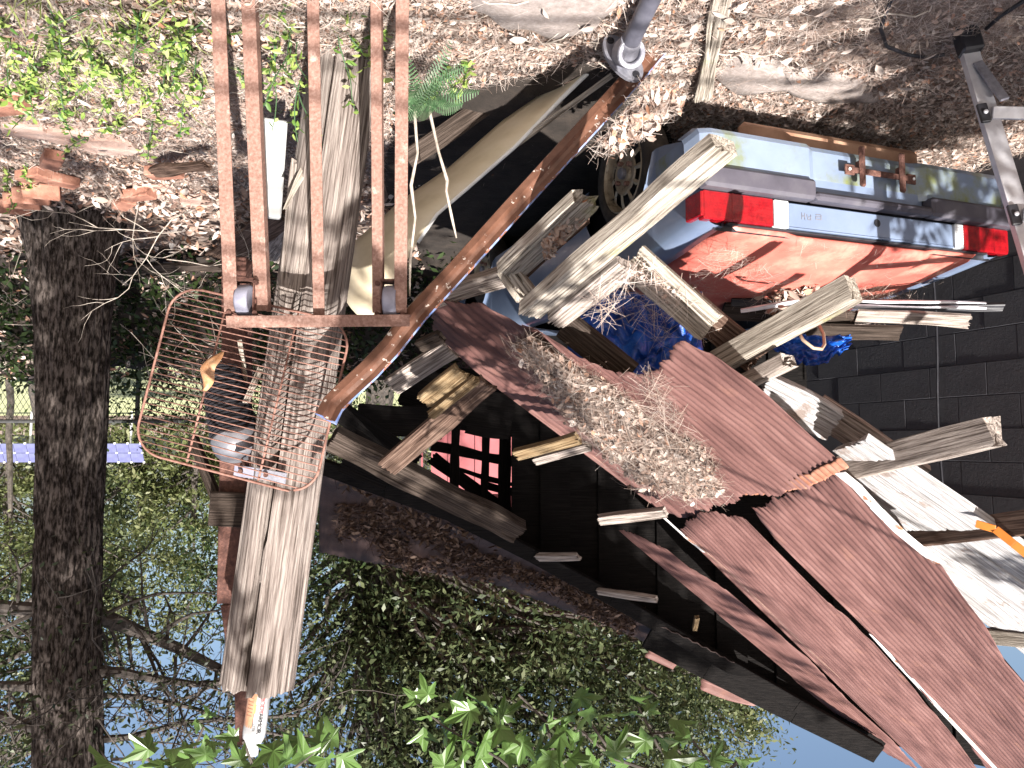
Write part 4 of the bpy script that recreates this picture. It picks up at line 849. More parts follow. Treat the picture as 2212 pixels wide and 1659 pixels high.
plank('half_buried_board', 'pale broken board lying in the dry leaves above the gravel', 'board', G(1562, -20, .03), G(1517, 216, .05), .068, .03, M['wood_pale'], (0, -.3, 1), None, (.02, .05), 3, .5, 140)

# ------------------------------------------------------------------ bricks, stones, junk in the shade
def brickmesh(): return MB().box((0, 0, 0), (.21, .10, .062), None, .006).build('brick', [M['brick']])
bb = brickmesh(); tag(bb, 'x', 'brick'); first = True
BR = [(28, 446, -.35, 'row'), (48, 434, -.35, 'row'), (68, 423, -.35, 'row'), (90, 412, -.35, 'row'), (72, 378, .4, 'orange brick lying above the row of bricks'), (112, 345, .9, 'brick with one lit side among the weeds by the row'),
      (128, 388, -.9, 'brick touching the weeds beside the big trunk'), (300, 420, .3, 'brick half sunk in twigs below the lit ground'), (355, 372, .1, 'reddish brick in dry needles right of the weeds'), (268, 438, .8, 'dark brick at the edge of the shade by the trunk'), (15, 228, .2, 'orange brick at the left border under weeds')]
for x, y, a_, tx in BR:
    o = bb if first else bb.copy()
    if not first: COL.objects.link(o)
    first = False; row = tx == 'row'
    o.matrix_world = Matrix.Translation(G(x, y, .06 + (.05 if row else 0))) @ Matrix.Rotation(a_, 4, 'Z') @ (Matrix.Rotation(R(62), 4, 'X') if row else Matrix.Rotation(.12 * nz(x), 4, 'X'))
    rowi = ['outermost', 'second outermost', 'second innermost', 'innermost']
    o['label'] = rowi[BR.index((x, y, a_, tx))] + ' red brick of the short row at the foot of the big trunk' if row else tx; o['group'] = 'row of bricks by the trunk' if row else 'loose bricks'
for i, (x, y, rx, tx) in enumerate([(55, 265, .12, 'pink flagstone at the left border in shade'), (150, 280, .14, 'large sunlit pink flagstone under the weeds'), (235, 300, .16, 'small pink stone right of the large flagstone'), (330, 395, .13, 'flat reddish stone among twigs'), (45, 195, .13, 'orange tinted stone under leafy weeds'), (360, 350, .12, 'flat stone half covered with dry needles'), (420, 420, .15, 'pale stone at the edge of the shade')]):
    c = G(x, y, -.02); mb = MB(); n = 9; pl_ = [c + Vector((math.cos(t) * rx * (1 + .25 * nz(k, i)), math.sin(t) * rx * .75 * (1 + .25 * nz(k, i + 9)), .015 * nz(k * 1.1, i))) for k, t in enumerate(np.linspace(0, 2 * math.pi, n, endpoint=False))]
    mb.prism(pl_, (0, 0, .055)); tag(mb.build('flagstone', [M['stone'] if i % 3 != 1 else M['stone']]), tx, 'stone', 'stones in the yard')
for i, (a_, b_, wd, tx, mm) in enumerate([((262, 615), (350, 700), .28, 'torn grey plywood lying in the shade behind the trunk', 'wood_grey'), ((270, 582), (480, 576), .08, 'rotten log like beam in the shade', 'wood_dark'), ((470, 560), (610, 470), .20, 'dark panel leaning behind the frame', 'wood_brown'), ((330, 372), (450, 355), .06, 'sunlit stick of rotten wood in the litter', 'wood_brown'), ((580, 560), (640, 480), .26, 'grey board leaning behind the frame bars', 'wood_grey')]):
    plank('junk_board', tx, 'board', G(*a_, .12), G(*b_, .22), wd, .03, M[mm], (0, -.5, .8), 'boards in the shaded yard', (.08, .08), 3, .5, 150 + i)
# shaded bank of brush beyond the yard
V = [(x, y, max(.02, (.97 + .16 * nz(x * .9, y * .8, 4) + .12 * nz(x * 3, y * 3)) * math.exp(-((y - 8.0) / .75) ** 2)) ) for y in np.linspace(6.6, 9.4, 22) for x in np.linspace(-.5, 8, 60)]
a = (np.arange(21)[:, None] * 60 + np.arange(59)[None]).ravel()
tag(mk('brush_bank', V, np.stack([a, a + 1, a + 61, a + 60], 1), M['shade_earth'], None, True), kind='structure')
n = 9000; px = rng.uniform(-.3, 7, n); py = rng.normal(7.4, .4, n); pz = .97 * np.exp(-((py - 8.0) / .75) ** 2) + np.abs(rng.normal(.05, .09, n))
scatter('brush_leaves', DIAM, np.stack([px, py, pz], 1), rots(n, .9), rng.uniform(.025, .06, n), M['leaf_c'], None, 'stuff', 'dark ground creeper on the shaded bank below the fence', 'creeper')
n = 4600; px = rng.uniform(.8, 6, n); py = rng.uniform(4.9, 8.0, n)
bz = np.array([max(.02, .97 * math.exp(-((b_ - 8.0) / .75) ** 2)) for b_ in py])
scatter('shaded_leaf_litter', LEAF, np.stack([px, py, bz + .03], 1), rots(n, .5), rng.uniform(.025, .05, n), M['litter'], None, 'stuff', 'leaf litter in the shade behind the trunk', 'leaf litter')
# bare twigs
tw = MB()
def twig(p, d, L, r, dep=0):
    pts = [p]; d = Vector(d).normalized()
    for i in range(5): d = (d + Vector((random.gauss(0, .22), random.gauss(0, .22), random.gauss(0, .2)))).normalized(); pts.append(pts[-1] + d * L / 5)
    tw.tube(pts, [r * (1 - .14 * i) for i in range(6)], 5)
    if dep < 2:
        for k in (2, 3, 4): twig(pts[k], d + Vector((random.gauss(0, .8), random.gauss(0, .5), random.gauss(0, .7))), L * .55, r * .6, dep + 1)
for x, y, d_ in ((260, 700, 6.6), (330, 640, 6.2), (430, 650, 6.4), (20, 560, 6.2), (10, 700, 6.8), (380, 780, 7.0), (300, 440, 5.2), (390, 500, 4.6), (420, 450, 4.4), (360, 560, 5.2), (300, 760, 7.2), (400, 720, 6.8)):
    twig(P(x, y, d_), (random.uniform(-1, 1), -.2, .25), .7, .004)
tag(tw.build('dead_twigs', [M['twig']]), 'tangle of dead grey twigs in the shade behind the frame', 'twigs', None, 'stuff')
sd_ = thing('bare_sapling', 'feathery green seedling with two bare pale stems beside the frame', 'seedling', G(900, 180))
for pts in ([(905, 170, 3.1), (896, 250, 3.05), (902, 330, 3.05), (888, 400, 3.04), (897, 470, 3.05), (886, 560, 3.04), (885, 640, 3.06)], [(925, 190, 3.12), (930, 250, 3.1), (948, 330, 3.08), (966, 390, 3.08), (964, 412, 3.07), (976, 470, 3.08), (986, 514, 3.08)]):
    MB().tube([P(*a_) for a_ in pts], [.006, .0065, .0055, .007, .005, .006, .003], 7).build('stem', [M['twig']], sd_)
for i in range(17):
    c = P(905 + rng.uniform(-15, 35), 205 + rng.uniform(-35, 45), 3.05 + rng.uniform(-.1, .1)); a_ = rng.uniform(0, 6.28); d = Vector((math.cos(a_), rng.uniform(-.8, .2), math.sin(a_) * .9 + .1)).normalized(); L_ = rng.uniform(.12, .21)
    V = []; Fc = []; side = d.cross(Vector((.1, -.75, .6))).normalized(); up_ = side.cross(d)
    for k in range(18):
        s = k / 18; q_ = c + d * L_ * s + Vector((0, 0, -.07)) * s * s; wl_ = .030 * math.sin(math.pi * (.12 + .85 * s)) + .003; hw = L_ / 18 * .24
        for sg in (-1, 1):
            b_ = len(V); e = q_ + side * sg * wl_ + d * wl_ * .35 + up_ * .004
            V += [q_ - d * hw, q_ + d * hw, e + d * hw * .7, e - d * hw * .7]; Fc.append((b_, b_ + 1, b_ + 2, b_ + 3))
    o = mk('frond', V, Fc, M['fern'], sd_); o['kind'] = 'stuff' if False else 'part'
    del o['kind']

# ------------------------------------------------------------------ leaf litter, needles, drifts
def near_poly(pos, poly, f=.86):
    cx_, cy_ = np.mean(poly, 0)
    return inpoly(pos[:, :2], [tuple(G(cx_ + (x - cx_) * f, cy_ + (y - cy_) * f).xy) for x, y in poly])
n = 64000; pos = np.stack([rng.uniform(-3.4, 3.4, n), 2.3 + 3.4 * rng.beta(1.1, 1.6, n), np.zeros(n)], 1)
den = np.array([nz(p[0] * 1.3, p[1] * 1.3, 5) for p in pos]); keep = (den > -.62)
sand = near_poly(pos, SAND) | near_poly(pos, SLAB, .3); keep &= (~sand) | (rng.random(n) < .07)
inner = near_poly(pos, FLOOR_SHADOW, 1); keep &= ~(inner & (rng.random(n) < .95))
right = (pos[:, 0] < -1.1) & (pos[:, 1] < 3.3); keep &= ~(right & (rng.random(n) < .72))
pos = pos[keep]; n = len(pos); pos[:, 2] = [gh(p[0], p[1]) + .012 for p in pos]; pos[:, 2] += np.abs(rng.normal(0, .012, n))
scatter('leaf_litter', LEAF, pos, rots(n, .5), rng.uniform(.007, .022, n), M['litter'], None, 'stuff', 'brown and tan dry leaves covering the ground', 'leaf litter')
n = 75000; pos = np.stack([rng.uniform(-3.4, 3.4, n), 2.3 + 3.2 * rng.beta(1.1, 1.7, n), np.zeros(n)], 1)
den = np.array([nz(p[0] * 1.1 + 7, p[1] * 1.1, 2) for p in pos]); keep = den > -.5
sand = near_poly(pos, SAND); keep &= (~sand) | (rng.random(n) < .10)
inner = near_poly(pos, FLOOR_SHADOW, 1); keep &= ~(inner & (rng.random(n) < .95))
pos = pos[keep]; n = len(pos); pos[:, 2] = [gh(p[0], p[1]) + .018 for p in pos]; pos[:, 2] += np.abs(rng.normal(0, .016, n))
scatter('ground_needles', NEED, pos, rots(n, .25), rng.uniform(.025, .075, n), M['needle'], None, 'stuff', 'dry pine needles strewn over the sunlit ground', 'pine needles')
mb = MB(); rd = random.Random(12)
for i in range(150):
    x, y = rd.uniform(0, 1900), rd.uniform(-20, 400)
    if 800 < x < 1500 and y > 120 or x > 1500 and y > 190: continue
    p = G(x, y, .03); tp_, rr = tubepath(p, (rd.gauss(0, 1), rd.gauss(0, 1), .02), rd.uniform(.12, .4), rd.uniform(.0015, .004), .001, 5, .22, rd) if False else ([p + Vector((math.cos(rd.uniform(-.25, .25) + i) * k * .05, math.sin(rd.uniform(-.25, .25) + i) * k * .05, .008 * rd.random() * k)) for k in range(6)], [rd.uniform(.0015, .004)] * 6)
    mb.tube(tp_, rr, 4)
tag(mb.build('ground_twigs', [M['twig']]), 'thin dry twigs lying in the litter', 'twigs', None, 'stuff')
# bigger single leaves
lf = None
LV, LF = LEAF; LV2 = LV * .030
for i, (x, y) in enumerate([(1575, 45), (1610, 60), (1640, 30), (1665, 70), (1700, 40), (1735, 55), (1545, 80), (1620, 95), (1680, 105), (1760, 90), (1590, 115), (1500, 60), (1480, 95), (1445, 120), (1465, 150), (1700, 130), (1640, 140), (1740, 150), (1790, 130), (1830, 110), (1720, 20), (1780, 25), (1600, 15), (1650, 8), (1555, 30), (1900, 150), (1960, 190), (2010, 120), (2050, 170), (1870, 60), (1120, 85), (1060, 60), (1010, 95), (980, 60), (1270, 60), (1180, 30), (220, 330), (300, 260), (260, 220), (400, 300), (380, 240), (340, 180), (420, 180), (180, 220), (240, 150), (440, 330), (300, 320), (350, 300), (280, 370), (200, 380)]):
    o = mk('fallen_leaf', LV2, LF, M['litter']) if lf is None else lf.copy()
    if lf is not None: COL.objects.link(o)
    lf = o; p = G(x, y, .06); s = random.uniform(.75, 1.35)
    o.matrix_world = Matrix.Translation(p) @ Matrix.Rotation(random.uniform(0, 6.3), 4, 'Z') @ Matrix.Rotation(random.gauss(0, .45), 4, 'X') @ Matrix.Rotation(random.gauss(0, .3), 4, 'Y') @ Matrix.Diagonal((s, s, s, 1))
    tag(o, 'large curled dry leaf lying on top of the sunlit ground litter', 'leaf', 'large dry leaves on the ground')
# drift of needles and leaves on the roof
PILE = [(1105, 742), (1150, 728), (1215, 768), (1300, 812), (1375, 868), (1440, 925), (1520, 955), (1548, 1000), (1565, 1062), (1500, 1070), (1440, 1060), (1370, 1030), (1320, 985), (1255, 918), (1200, 860), (1165, 800)]
TONG = [(1385, 800), (1430, 800), (1450, 860), (1500, 930), (1540, 985), (1480, 985), (1420, 900)]
q = Q1 + NP * .045
p1 = polypts(PILE, 4600, NP, q); p2 = polypts(TONG, 500, NP, q); pos = np.concatenate([p1, p2]); pos += np.array(NP)[None] * np.abs(rng.normal(0, .024, (len(pos), 1))) + rng.normal(0, .02, pos.shape)
n = len(pos); scatter('needle_drift', NEED, pos, rots(n, .32, NP), rng.uniform(.03, .085, n), M['needle_mid'], None, 'stuff', 'thick drift of pale pine needles lying across the red roof sheets', 'pine needles')
pos = polypts(PILE, 2600, NP, q - NP * .01); pos += np.array(NP)[None] * np.abs(rng.normal(0, .022, (2600, 1))); 
scatter('drift_leaves', LEAF, pos, rots(2600, .6, NP), rng.uniform(.010, .026, 2600), M['litter'], None, 'stuff', 'dry leaves caught in the needle drift on the roof', 'leaf litter')
V = []; c2 = np.array(PILE, float); cm = c2.mean(0); ring = []
for f, h in ((0, .05), (.45, .05), (.8, .03), (1.0, -.03)):
    for i in range(48):
        s = i / 48 * len(c2); k = int(s); e = c2[k] * (1 - s + k) + c2[(k + 1) % len(c2)] * (s - k); px_ = cm + (e - cm) * f
        V.append(PL(px_[0], px_[1], NP, Q1 + NP * (h + .012 * nz(px_[0] * .05, px_[1] * .05))))
Fc = [(r * 48 + i, r * 48 + (i + 1) % 48, (r + 1) * 48 + (i + 1) % 48, (r + 1) * 48 + i) for r in range(3) for i in range(48)]
tag(mk('drift_humus', V, Fc, M['needle_dark'], None, True), 'dark rotted bed under the needle drift on the roof', 'leaf mould', None, 'stuff')
# needles on boards, lid and over the car
def sprinkle(name, poly, n, n_, q_, lab, h=.02, tilt=.3, lo=.03, hi=.09, m='needle', base=NEED):
    pos = polypts(poly, n, n_, q_) + np.array(n_)[None] * np.abs(rng.normal(0, h, (n, 1)))
    scatter(name, base, pos, rots(n, tilt, n_), rng.uniform(lo, hi, n), M[m], None, 'stuff', lab, 'pine needles' if base is NEED else 'leaf litter')
BN = Vector((-.2, -.7, .68)).normalized()
sprinkle('board_needles', [(1370, 545), (1530, 690), (1525, 735), (1360, 600), (1300, 690), (1270, 640), (1350, 580)], 260, BN, P(1450, 640, 2.93), 'needles hanging over the leaning board by the tarpaulin', .03, .6)
sprinkle('board_leaves', [(1385, 560), (1525, 690), (1520, 730), (1375, 595)], 120, BN, P(1450, 640, 2.94), 'leaf crumbs on the leaning board by the tarpaulin', .01, .5, .006, .016, 'litter', LEAF)
sprinkle('tarp_needles', [(1300, 640), (1380, 625), (1440, 660), (1440, 760), (1415, 740), (1330, 690)], 150, Vector((0, -1, .3)).normalized(), P(1370, 690, 3.28), 'needles strung over the blue tarpaulin', .04, .9)
LN = (CM.to_3x3() @ Vector((-.16, 0, 1))).normalized(); LQ = C(.5, .9, .905)
sprinkle('lid_needles', [(1470, 585), (1560, 520), (1640, 560), (1700, 620), (1560, 640), (1480, 625)], 420, LN, LQ, 'needles scattered over the near corner of the red lid', .008, .1, .02, .07)
sprinkle('lid_needles', [(1640, 500), (2100, 570), (2050, 620), (1760, 620)], 110, LN, LQ, 'few loose needles on the middle of the red lid', .006, .08, .015, .05)
sprinkle('heap_leaves', [(1640, 630), (1690, 612), (1760, 605), (1790, 635), (1740, 660), (1700, 685), (1650, 662)], 420, LN, C(.95, .9, .96), 'heap of curled brown leaves behind the red lid', .05, .9, .018, .045, 'litter', LEAF)
sprinkle('heap_needles', [(1580, 640), (1640, 610), (1860, 600), (2000, 640), (1880, 690), (1700, 690), (1600, 660)], 1100, LN, C(1.0, .9, .95), 'grey needles matted along the far edge of the red lid', .04, .4, .03, .09)
sprinkle('heap_dark_needles', [(1770, 615), (1900, 600), (1965, 640), (1900, 675), (1780, 665)], 900, LN, C(.92, 1.1, .95), 'dark matted needles behind the red lid', .05, .5, .03, .08, 'needle_dark')
sprinkle('rail_litter', [(1290, 300), (1400, 170), (1470, 215), (1420, 260), (1330, 320), (1270, 330)], 700, Vector((-.1, -.35, .93)).normalized(), P(1380, 235, 3.05), 'needles and bark banked against the brown rail', .03, .5, .02, .06)
sprinkle('rail_leaves', [(1290, 300), (1400, 180), (1480, 215), (1420, 262), (1330, 320)], 350, Vector((-.1, -.35, .93)).normalized(), P(1380, 235, 3.07), 'leaves banked against the brown rail', .03, .6, .015, .034, 'litter', LEAF)
sprinkle('hollow_leaves', [(1165, 530), (1255, 425), (1275, 445), (1180, 560)], 220, BN, P(1215, 495, 2.98), 'leaf crumbs filling the rotten hollow beam', .012, .6, .008, .024, 'litter', LEAF)

# ------------------------------------------------------------------ weeds and grass
wd_pos = [(20, 30), (60, 90), (110, 40), (150, 110), (200, 60), (40, 150), (90, 175), (160, 170), (230, 130), (260, 40), (290, 100), (330, 60), (380, 30), (420, 90), (360, 130), (300, 165), (240, 200), (180, 225), (120, 220), (60, 215), (430, 150), (400, 200), (445, 40), (20, 120), (100, 5), (210, 5), (310, 5), (500, 60), (505, 130), (590, 30), (620, 80), (600, 130), (640, 170), (620, 220), (600, 260), (650, 250), (590, 190), (720, 30), (760, 60), (740, 110), (790, 120), (960, 150), (1000, 140), (950, 190), (20, 360), (60, 350), (90, 375), (40, 395), (15, 180), (630, 20), (570, 90), (640, 120), (720, 150), (840, 60), (780, 20), (340, 215), (260, 265), (135, 65), (185, 95), (75, 120), (225, 95), (275, 135), (315, 40), (355, 85), (410, 60), (395, 130), (205, 160), (130, 150), (20, 75), (330, 255), (200, 285), (425, 105), (250, 235)]
weeds = []
def weed(p, h, n, seed, m='weed', ls=(.022, .050)):
    rd = np.random.default_rng(seed); pts = [p]; d = Vector((rd.normal(0, .3), rd.normal(0, .25) - .1, 1)).normalized()
    for i in range(6): d = (d + Vector((rd.normal(0, .16), rd.normal(0, .12), rd.normal(0, .1)))).normalized(); pts.append(pts[-1] + d * h / 6)
    t = thing('weed_plant', 'x', 'weed', p)
    MB().tube(pts, [.0035 - .0003 * i for i in range(7)], 5).build('stem', [M['fern']], t)
    f = rd.uniform(.12, 1, n) * 6; k = np.minimum(f.astype(int), 5); A = np.array(pts); pos = A[k] + (A[k + 1] - A[k]) * (f - k)[:, None] + rd.normal(0, .012, (n, 3))
    o = scatter('leaves', OVAL, pos, rots(n, .55), rd.uniform(*ls, n) * .5, M[m], t); o['kind'] = 'stuff'; return t
for i, (x, y) in enumerate(wd_pos):
    near = 560 < x < 800; p = G(x, y); h = random.uniform(.12, .26) if not near else random.uniform(.2, .42)
    if near: p = P(x, y, min(p.y, 3.02)) - Vector((0, 0, h * .6))
    if 940 < x < 1010: p = G(x, y - 20)
    t = weed(p, h, random.randrange(22, 44) if not near else random.randrange(14, 24), 400 + i)
    g = 'oval leaved weed growing among bricks and dry leaves at the left' if x < 460 else ('weed clump growing between the frame bars and the pole' if x < 860 else 'small pale leaved weed beside the feathery seedling')
    t['label'] = g; t['group'] = {'o': 'weeds among the bricks', 'w': 'weeds by the frame bars', 's': 'pale weeds by the seedling'}[g[0]]
n = 700; xy = rng.uniform((0, -120), (455, 215), (n, 2)); keep = np.array([nz(a_ * .012, b_ * .016, 6) > -.05 for a_, b_ in xy]); xy = xy[keep]; n = len(xy)
scatter('grass', BLADE, np.array([G(a_, b_, .0) for a_, b_ in xy]), rots(n, .35), rng.uniform(.06, .15, n), M['grass'], None, 'stuff', 'pale grass growing among the weeds at the left', 'grass')

# ------------------------------------------------------------------ trees
def tubepath(p, d, L, r0, r1, seg, wob, rd):
    pts = [Vector(p)]; d = Vector(d).normalized()
    for i in range(seg): d = (d + Vector((rd.gauss(0, wob), rd.gauss(0, wob), rd.gauss(0, wob)))).normalized(); pts.append(pts[-1] + d * L / seg)
    return pts, [r0 + (r1 - r0) * i / seg for i in range(seg + 1)]
def tree(label, x, y, hgt, r, blobs, nleaf, ls, m, seed, group=None, name='tree', clump=.16, nb=14, limbm='limb', flat=.8, trunk=True, ncl=None, base=DIAM):
    rd = random.Random(seed); rn = np.random.default_rng(seed); t = thing(name, label, 'tree', (x, y, 0), group)
    top = Vector((x, y, hgt)) + Vector((rd.gauss(0, .05) * hgt, 0, 0)); tr = MB()
    if trunk: tr.tube([Vector((x, y, -.1)).lerp(top, k / 8) + Vector((.02 * hgt * nz(k * .6, seed), .02 * hgt * nz(k * .6, seed, 4), 0)) for k in range(9)], [r * (1.15 - .11 * k) for k in range(9)], 9)
    P_, S_ = [], []; tot = sum(b[3] * b[4] * b[5] for b in blobs)
    for cx, cy, cz, rx, ry, rz in blobs:
        nn = int(nleaf * rx * ry * rz / tot); nc = ncl or max(10, nn // 120)
        u = rn.normal(0, 1, (nc, 3)); u /= np.linalg.norm(u, axis=1)[:, None]; u *= rn.uniform(.25, 1, (nc, 1)) ** .5
        cc = np.array([cx, cy, cz]) + u * np.array([rx, ry, rz]); ci = rn.integers(0, nc, nn); sg = clump * (rx * ry * rz) ** (1 / 3)
        P_.append(cc[ci] + rn.normal(0, 1, (nn, 3)) * sg * rn.uniform(.5, 1.3, nc)[ci][:, None] * np.array([1, 1, flat]))
        for k in range(min(nb, nc)):
            e = Vector(cc[k]); s0 = Vector((x, y, 0)).lerp(top, min(.95, max(.2, (e.z - rz * .6) / hgt))) if trunk else Vector((cx + rx * .2 * nz(k), cy, cz - rz))
            pts = [s0.lerp(e, q_ / 5) + Vector((nz(q_ * .9, k, seed), nz(q_ * .9, k + 5, seed), nz(q_ * .9, k + 9, seed))) * .12 * (e - s0).length * (q_ / 5) for q_ in range(6)]
            tr.tube(pts, [r * .34 * (1 - .15 * q_) for q_ in range(6)], 5)
    tr.build('trunk' if trunk else 'branches', [M[limbm]], t); pos = np.concatenate(P_); n = len(pos)
    o = scatter('crown', base, pos, rots(n, .9), rn.uniform(.6, 1.25, n) * ls, M[m], t); o['kind'] = 'stuff'; return t

# the big trunk at the left with its limbs
bt_ = thing('big_tree', 'large dark rough barked tree trunk at the left with shade patches', 'tree', G(155, 455))
cen = [(158, 430, 105), (157, 470, 98), (156, 560, 92), (157, 700, 79), (157, 900, 74), (151, 1100, 70), (147, 1300, 69), (146, 1500, 70), (147, 1660, 71), (147, 1900, 70), (147, 2300, 66)]
zz = np.linspace(-.15, 8.5, 190); dT = 5.35; pz_ = [P(a_, b_, dT).z for a_, b_, c_ in cen]; px_ = [P(a_, b_, dT + .25).x for a_, b_, c_ in cen]; pr_ = [c_ / F * dT for a_, b_, c_ in cen]; V = []; nA = 110
for z in zz:
    X, r_ = np.interp(z, pz_, px_), np.interp(z, pz_, pr_)
    for j in range(nA):
        t = 2 * math.pi * j / nA; cx_, sy_ = math.cos(t), math.sin(t)
        b_ = mnoise.noise(Vector((cx_ * 6.5, sy_ * 6.5, z * 1.6))); b2 = mnoise.noise(Vector((cx_ * 15, sy_ * 15, z * 5)))
        rr = r_ * (1 + .05 * nz(cx_ * 1.5, sy_ * 1.5, z * .6)) - .028 * max(0, .28 - abs(b_)) / .28 - .010 * abs(b2)
        if z < .35: rr += .10 * (.35 - max(z, 0)) * (1 + nz(t * 2))
        V.append((X + rr * cx_, dT + .25 + rr * sy_, z))
a = np.arange(len(zz) - 1)[:, None] * nA; j = np.arange(nA)[None]; a0_ = (a + j).ravel(); a1_ = (a + (j + 1) % nA).ravel()
mk('trunk', V, np.stack([a0_, a1_, a1_ + nA, a0_ + nA], 1), M['bark'], bt_, True)
limbs = [[(180, 1322, 5.6), (240, 1340, 5.8), (300, 1365, 6.0), (380, 1398, 6.1), (480, 1448, 6.3), (560, 1470, 6.6)], [(190, 1448, 5.6), (260, 1452, 5.7), (330, 1466, 5.9), (420, 1478, 6.0), (530, 1472, 6.3), (600, 1465, 6.5)],
         [(120, 1318, 5.6), (60, 1315, 5.6), (-40, 1305, 5.7), (-200, 1290, 6)], [(120, 1488, 5.6), (40, 1482, 5.6), (-80, 1475, 5.8)], [(110, 1580, 5.5), (40, 1560, 5.6), (-60, 1520, 5.7)], [(190, 1500, 5.7), (300, 1505, 6), (420, 1530, 6.2), (560, 1580, 6.6), (700, 1600, 7)], [(190, 1600, 5.6), (280, 1592, 5.8), (400, 1560, 6.2), (640, 1545, 6.8)]]
rad = [(.065, .03), (.042, .015), (.06, .03), (.05, .02), (.05, .02), (.022, .01), (.03, .012)]; tips = []
for pts, (r0, r1) in zip(limbs, rad):
    p3 = [P(*a_) for a_ in pts]; mb = MB(); mb.tube(p3, [r0 + (r1 - r0) * i / (len(p3) - 1) for i in range(len(p3))], 8)
    rd = random.Random(int(pts[0][1]))
    for k in range(1, len(p3)):
        for _ in range(4):
            q_ = p3[k].lerp(p3[k - 1], rd.random()); tp_, rr = tubepath(q_, (rd.gauss(0, .8) - .4, rd.gauss(0, .7), rd.gauss(0, .8)), rd.uniform(.5, 1.3), r1 * .55, .003, 6, .25, rd)
            mb.tube(tp_, rr, 5); tips += tp_[2:]
            for _ in range(3): t2, r2 = tubepath(tp_[rd.randrange(2, 6)], (rd.gauss(0, 1), rd.gauss(0, .7), rd.gauss(0, .9)), rd.uniform(.2, .5), .005, .002, 4, .3, rd); mb.tube(t2, r2, 4); tips += t2[2:]
    mb.build('limb', [M['limb']], bt_)
tips = np.array([tuple(t) for t in tips]); k = rng.integers(0, len(tips), 3900); pos = tips[k] + rng.normal(0, .13, (3900, 3))
o = scatter('crown', DIAM, pos, rots(3900, .9), rng.uniform(.016, .034, 3900), M['leaf_a'], bt_); o['kind'] = 'stuff'

# near spreading tree filling the middle, woods behind
tree('spreading evergreen with long dark branches filling the middle of the photo beyond the dark roof', 2.2, 12.5, 8, .22, [(.3, 11.5, 4.3, 2.6, 1.8, 1.7), (-1.6, 12.5, 4.7, 2.3, 1.8, 1.7), (1.6, 11.5, 5.6, 2.2, 1.8, 1.8), (-.6, 12, 6.2, 3.0, 2, 1.8), (2.6, 12.5, 3.6, 1.5, 1.2, 1.5)], 62000, .056, 'leaf_a', 31, None, 'evergreen_tree', .17, 42)
tree('pale leaved tree rising behind the roof edge near the blue sky', -5.0, 20, 9, .25, [(-4.4, 20, 6.6, 2.8, 2.2, 1.9), (-6.0, 20, 7.9, 1.6, 1.5, 1.2), (-2.0, 21, 6.0, 2.6, 2, 2.0), (-3.6, 20, 9.2, 2.6, 2, 1.6)], 30000, .075, 'leaf_b', 32, None, 'tree', .2, 26)
tree('thin dark shrub with bare twigs right of the big trunk', 4.0, 11.5, 4.4, .05, [(3.9, 11.5, 3.4, 1.0, .9, 1.0), (2.9, 11.0, 3.2, .9, .8, 1.0)], 3600, .045, 'leaf_c', 33, None, 'shrub', .25, 40)
tree('bush with reddening leaves between the big trunk and the pole', 4.2, 14.5, 3.9, .06, [(3.9, 14.5, 3.2, 1.2, 1, 1.0)], 3400, .05, 'leaf_red', 34, None, 'shrub', .25, 30, 'twig')
tree('leafy dark tree right behind the left side of the big trunk', 8.0, 13, 7, .16, [(7.6, 13, 4.7, 1.5, 1.2, 1.5), (8.8, 13, 6.0, 1.8, 1.5, 1.7)], 12000, .06, 'leaf_a', 35, None, 'tree', .2, 20)
tree('sunlit small tree beyond the fence at the left border', 12.5, 19, 6, .08, [(11.0, 19, 5.0, 2.2, 1.2, 1.6), (8.8, 19.5, 5.2, 1.7, 1.2, 1.5)], 12000, .07, 'leaf_b', 36, None, 'shrub', .22, 12)
far = [(-30, 60, 13), (-22, 66, 15), (-14, 62, 14), (-6, 64, 15), (1, 60, 12), (7, 58, 10), (12.5, 56, 8.6), (17, 52, 8.0), (20.5, 50, 8.6), (25, 52, 9.5), (30, 54, 10.5), (36, 55, 12), (43, 58, 13), (50, 60, 12)]
for i, (x, y, h) in enumerate(far):
    tree('greyish green woodland tree at the far side of the lawn', x, y, h, .28, [(x, y, h * .62, 4.2, 2.5, h * .38), (x + 2.2, y + 1, h * .40, 3.4, 2.2, h * .30)], 6500, .20, 'leaf_b' if i % 3 else 'leaf_a', 60 + i, 'trees at the far side of the lawn', 'woodland_tree', .2, 8)
n = 9000; px = rng.uniform(-12, 50, n); py = rng.uniform(45, 50, n); pz = np.abs(rng.normal(.6, .7, n)) + .3
scatter('undergrowth', DIAM, np.stack([px, py, pz], 1), rots(n, .9), rng.uniform(.12, .25, n), M['leaf_b'], None, 'stuff', 'scrubby undergrowth along the foot of the far woods', 'undergrowth')
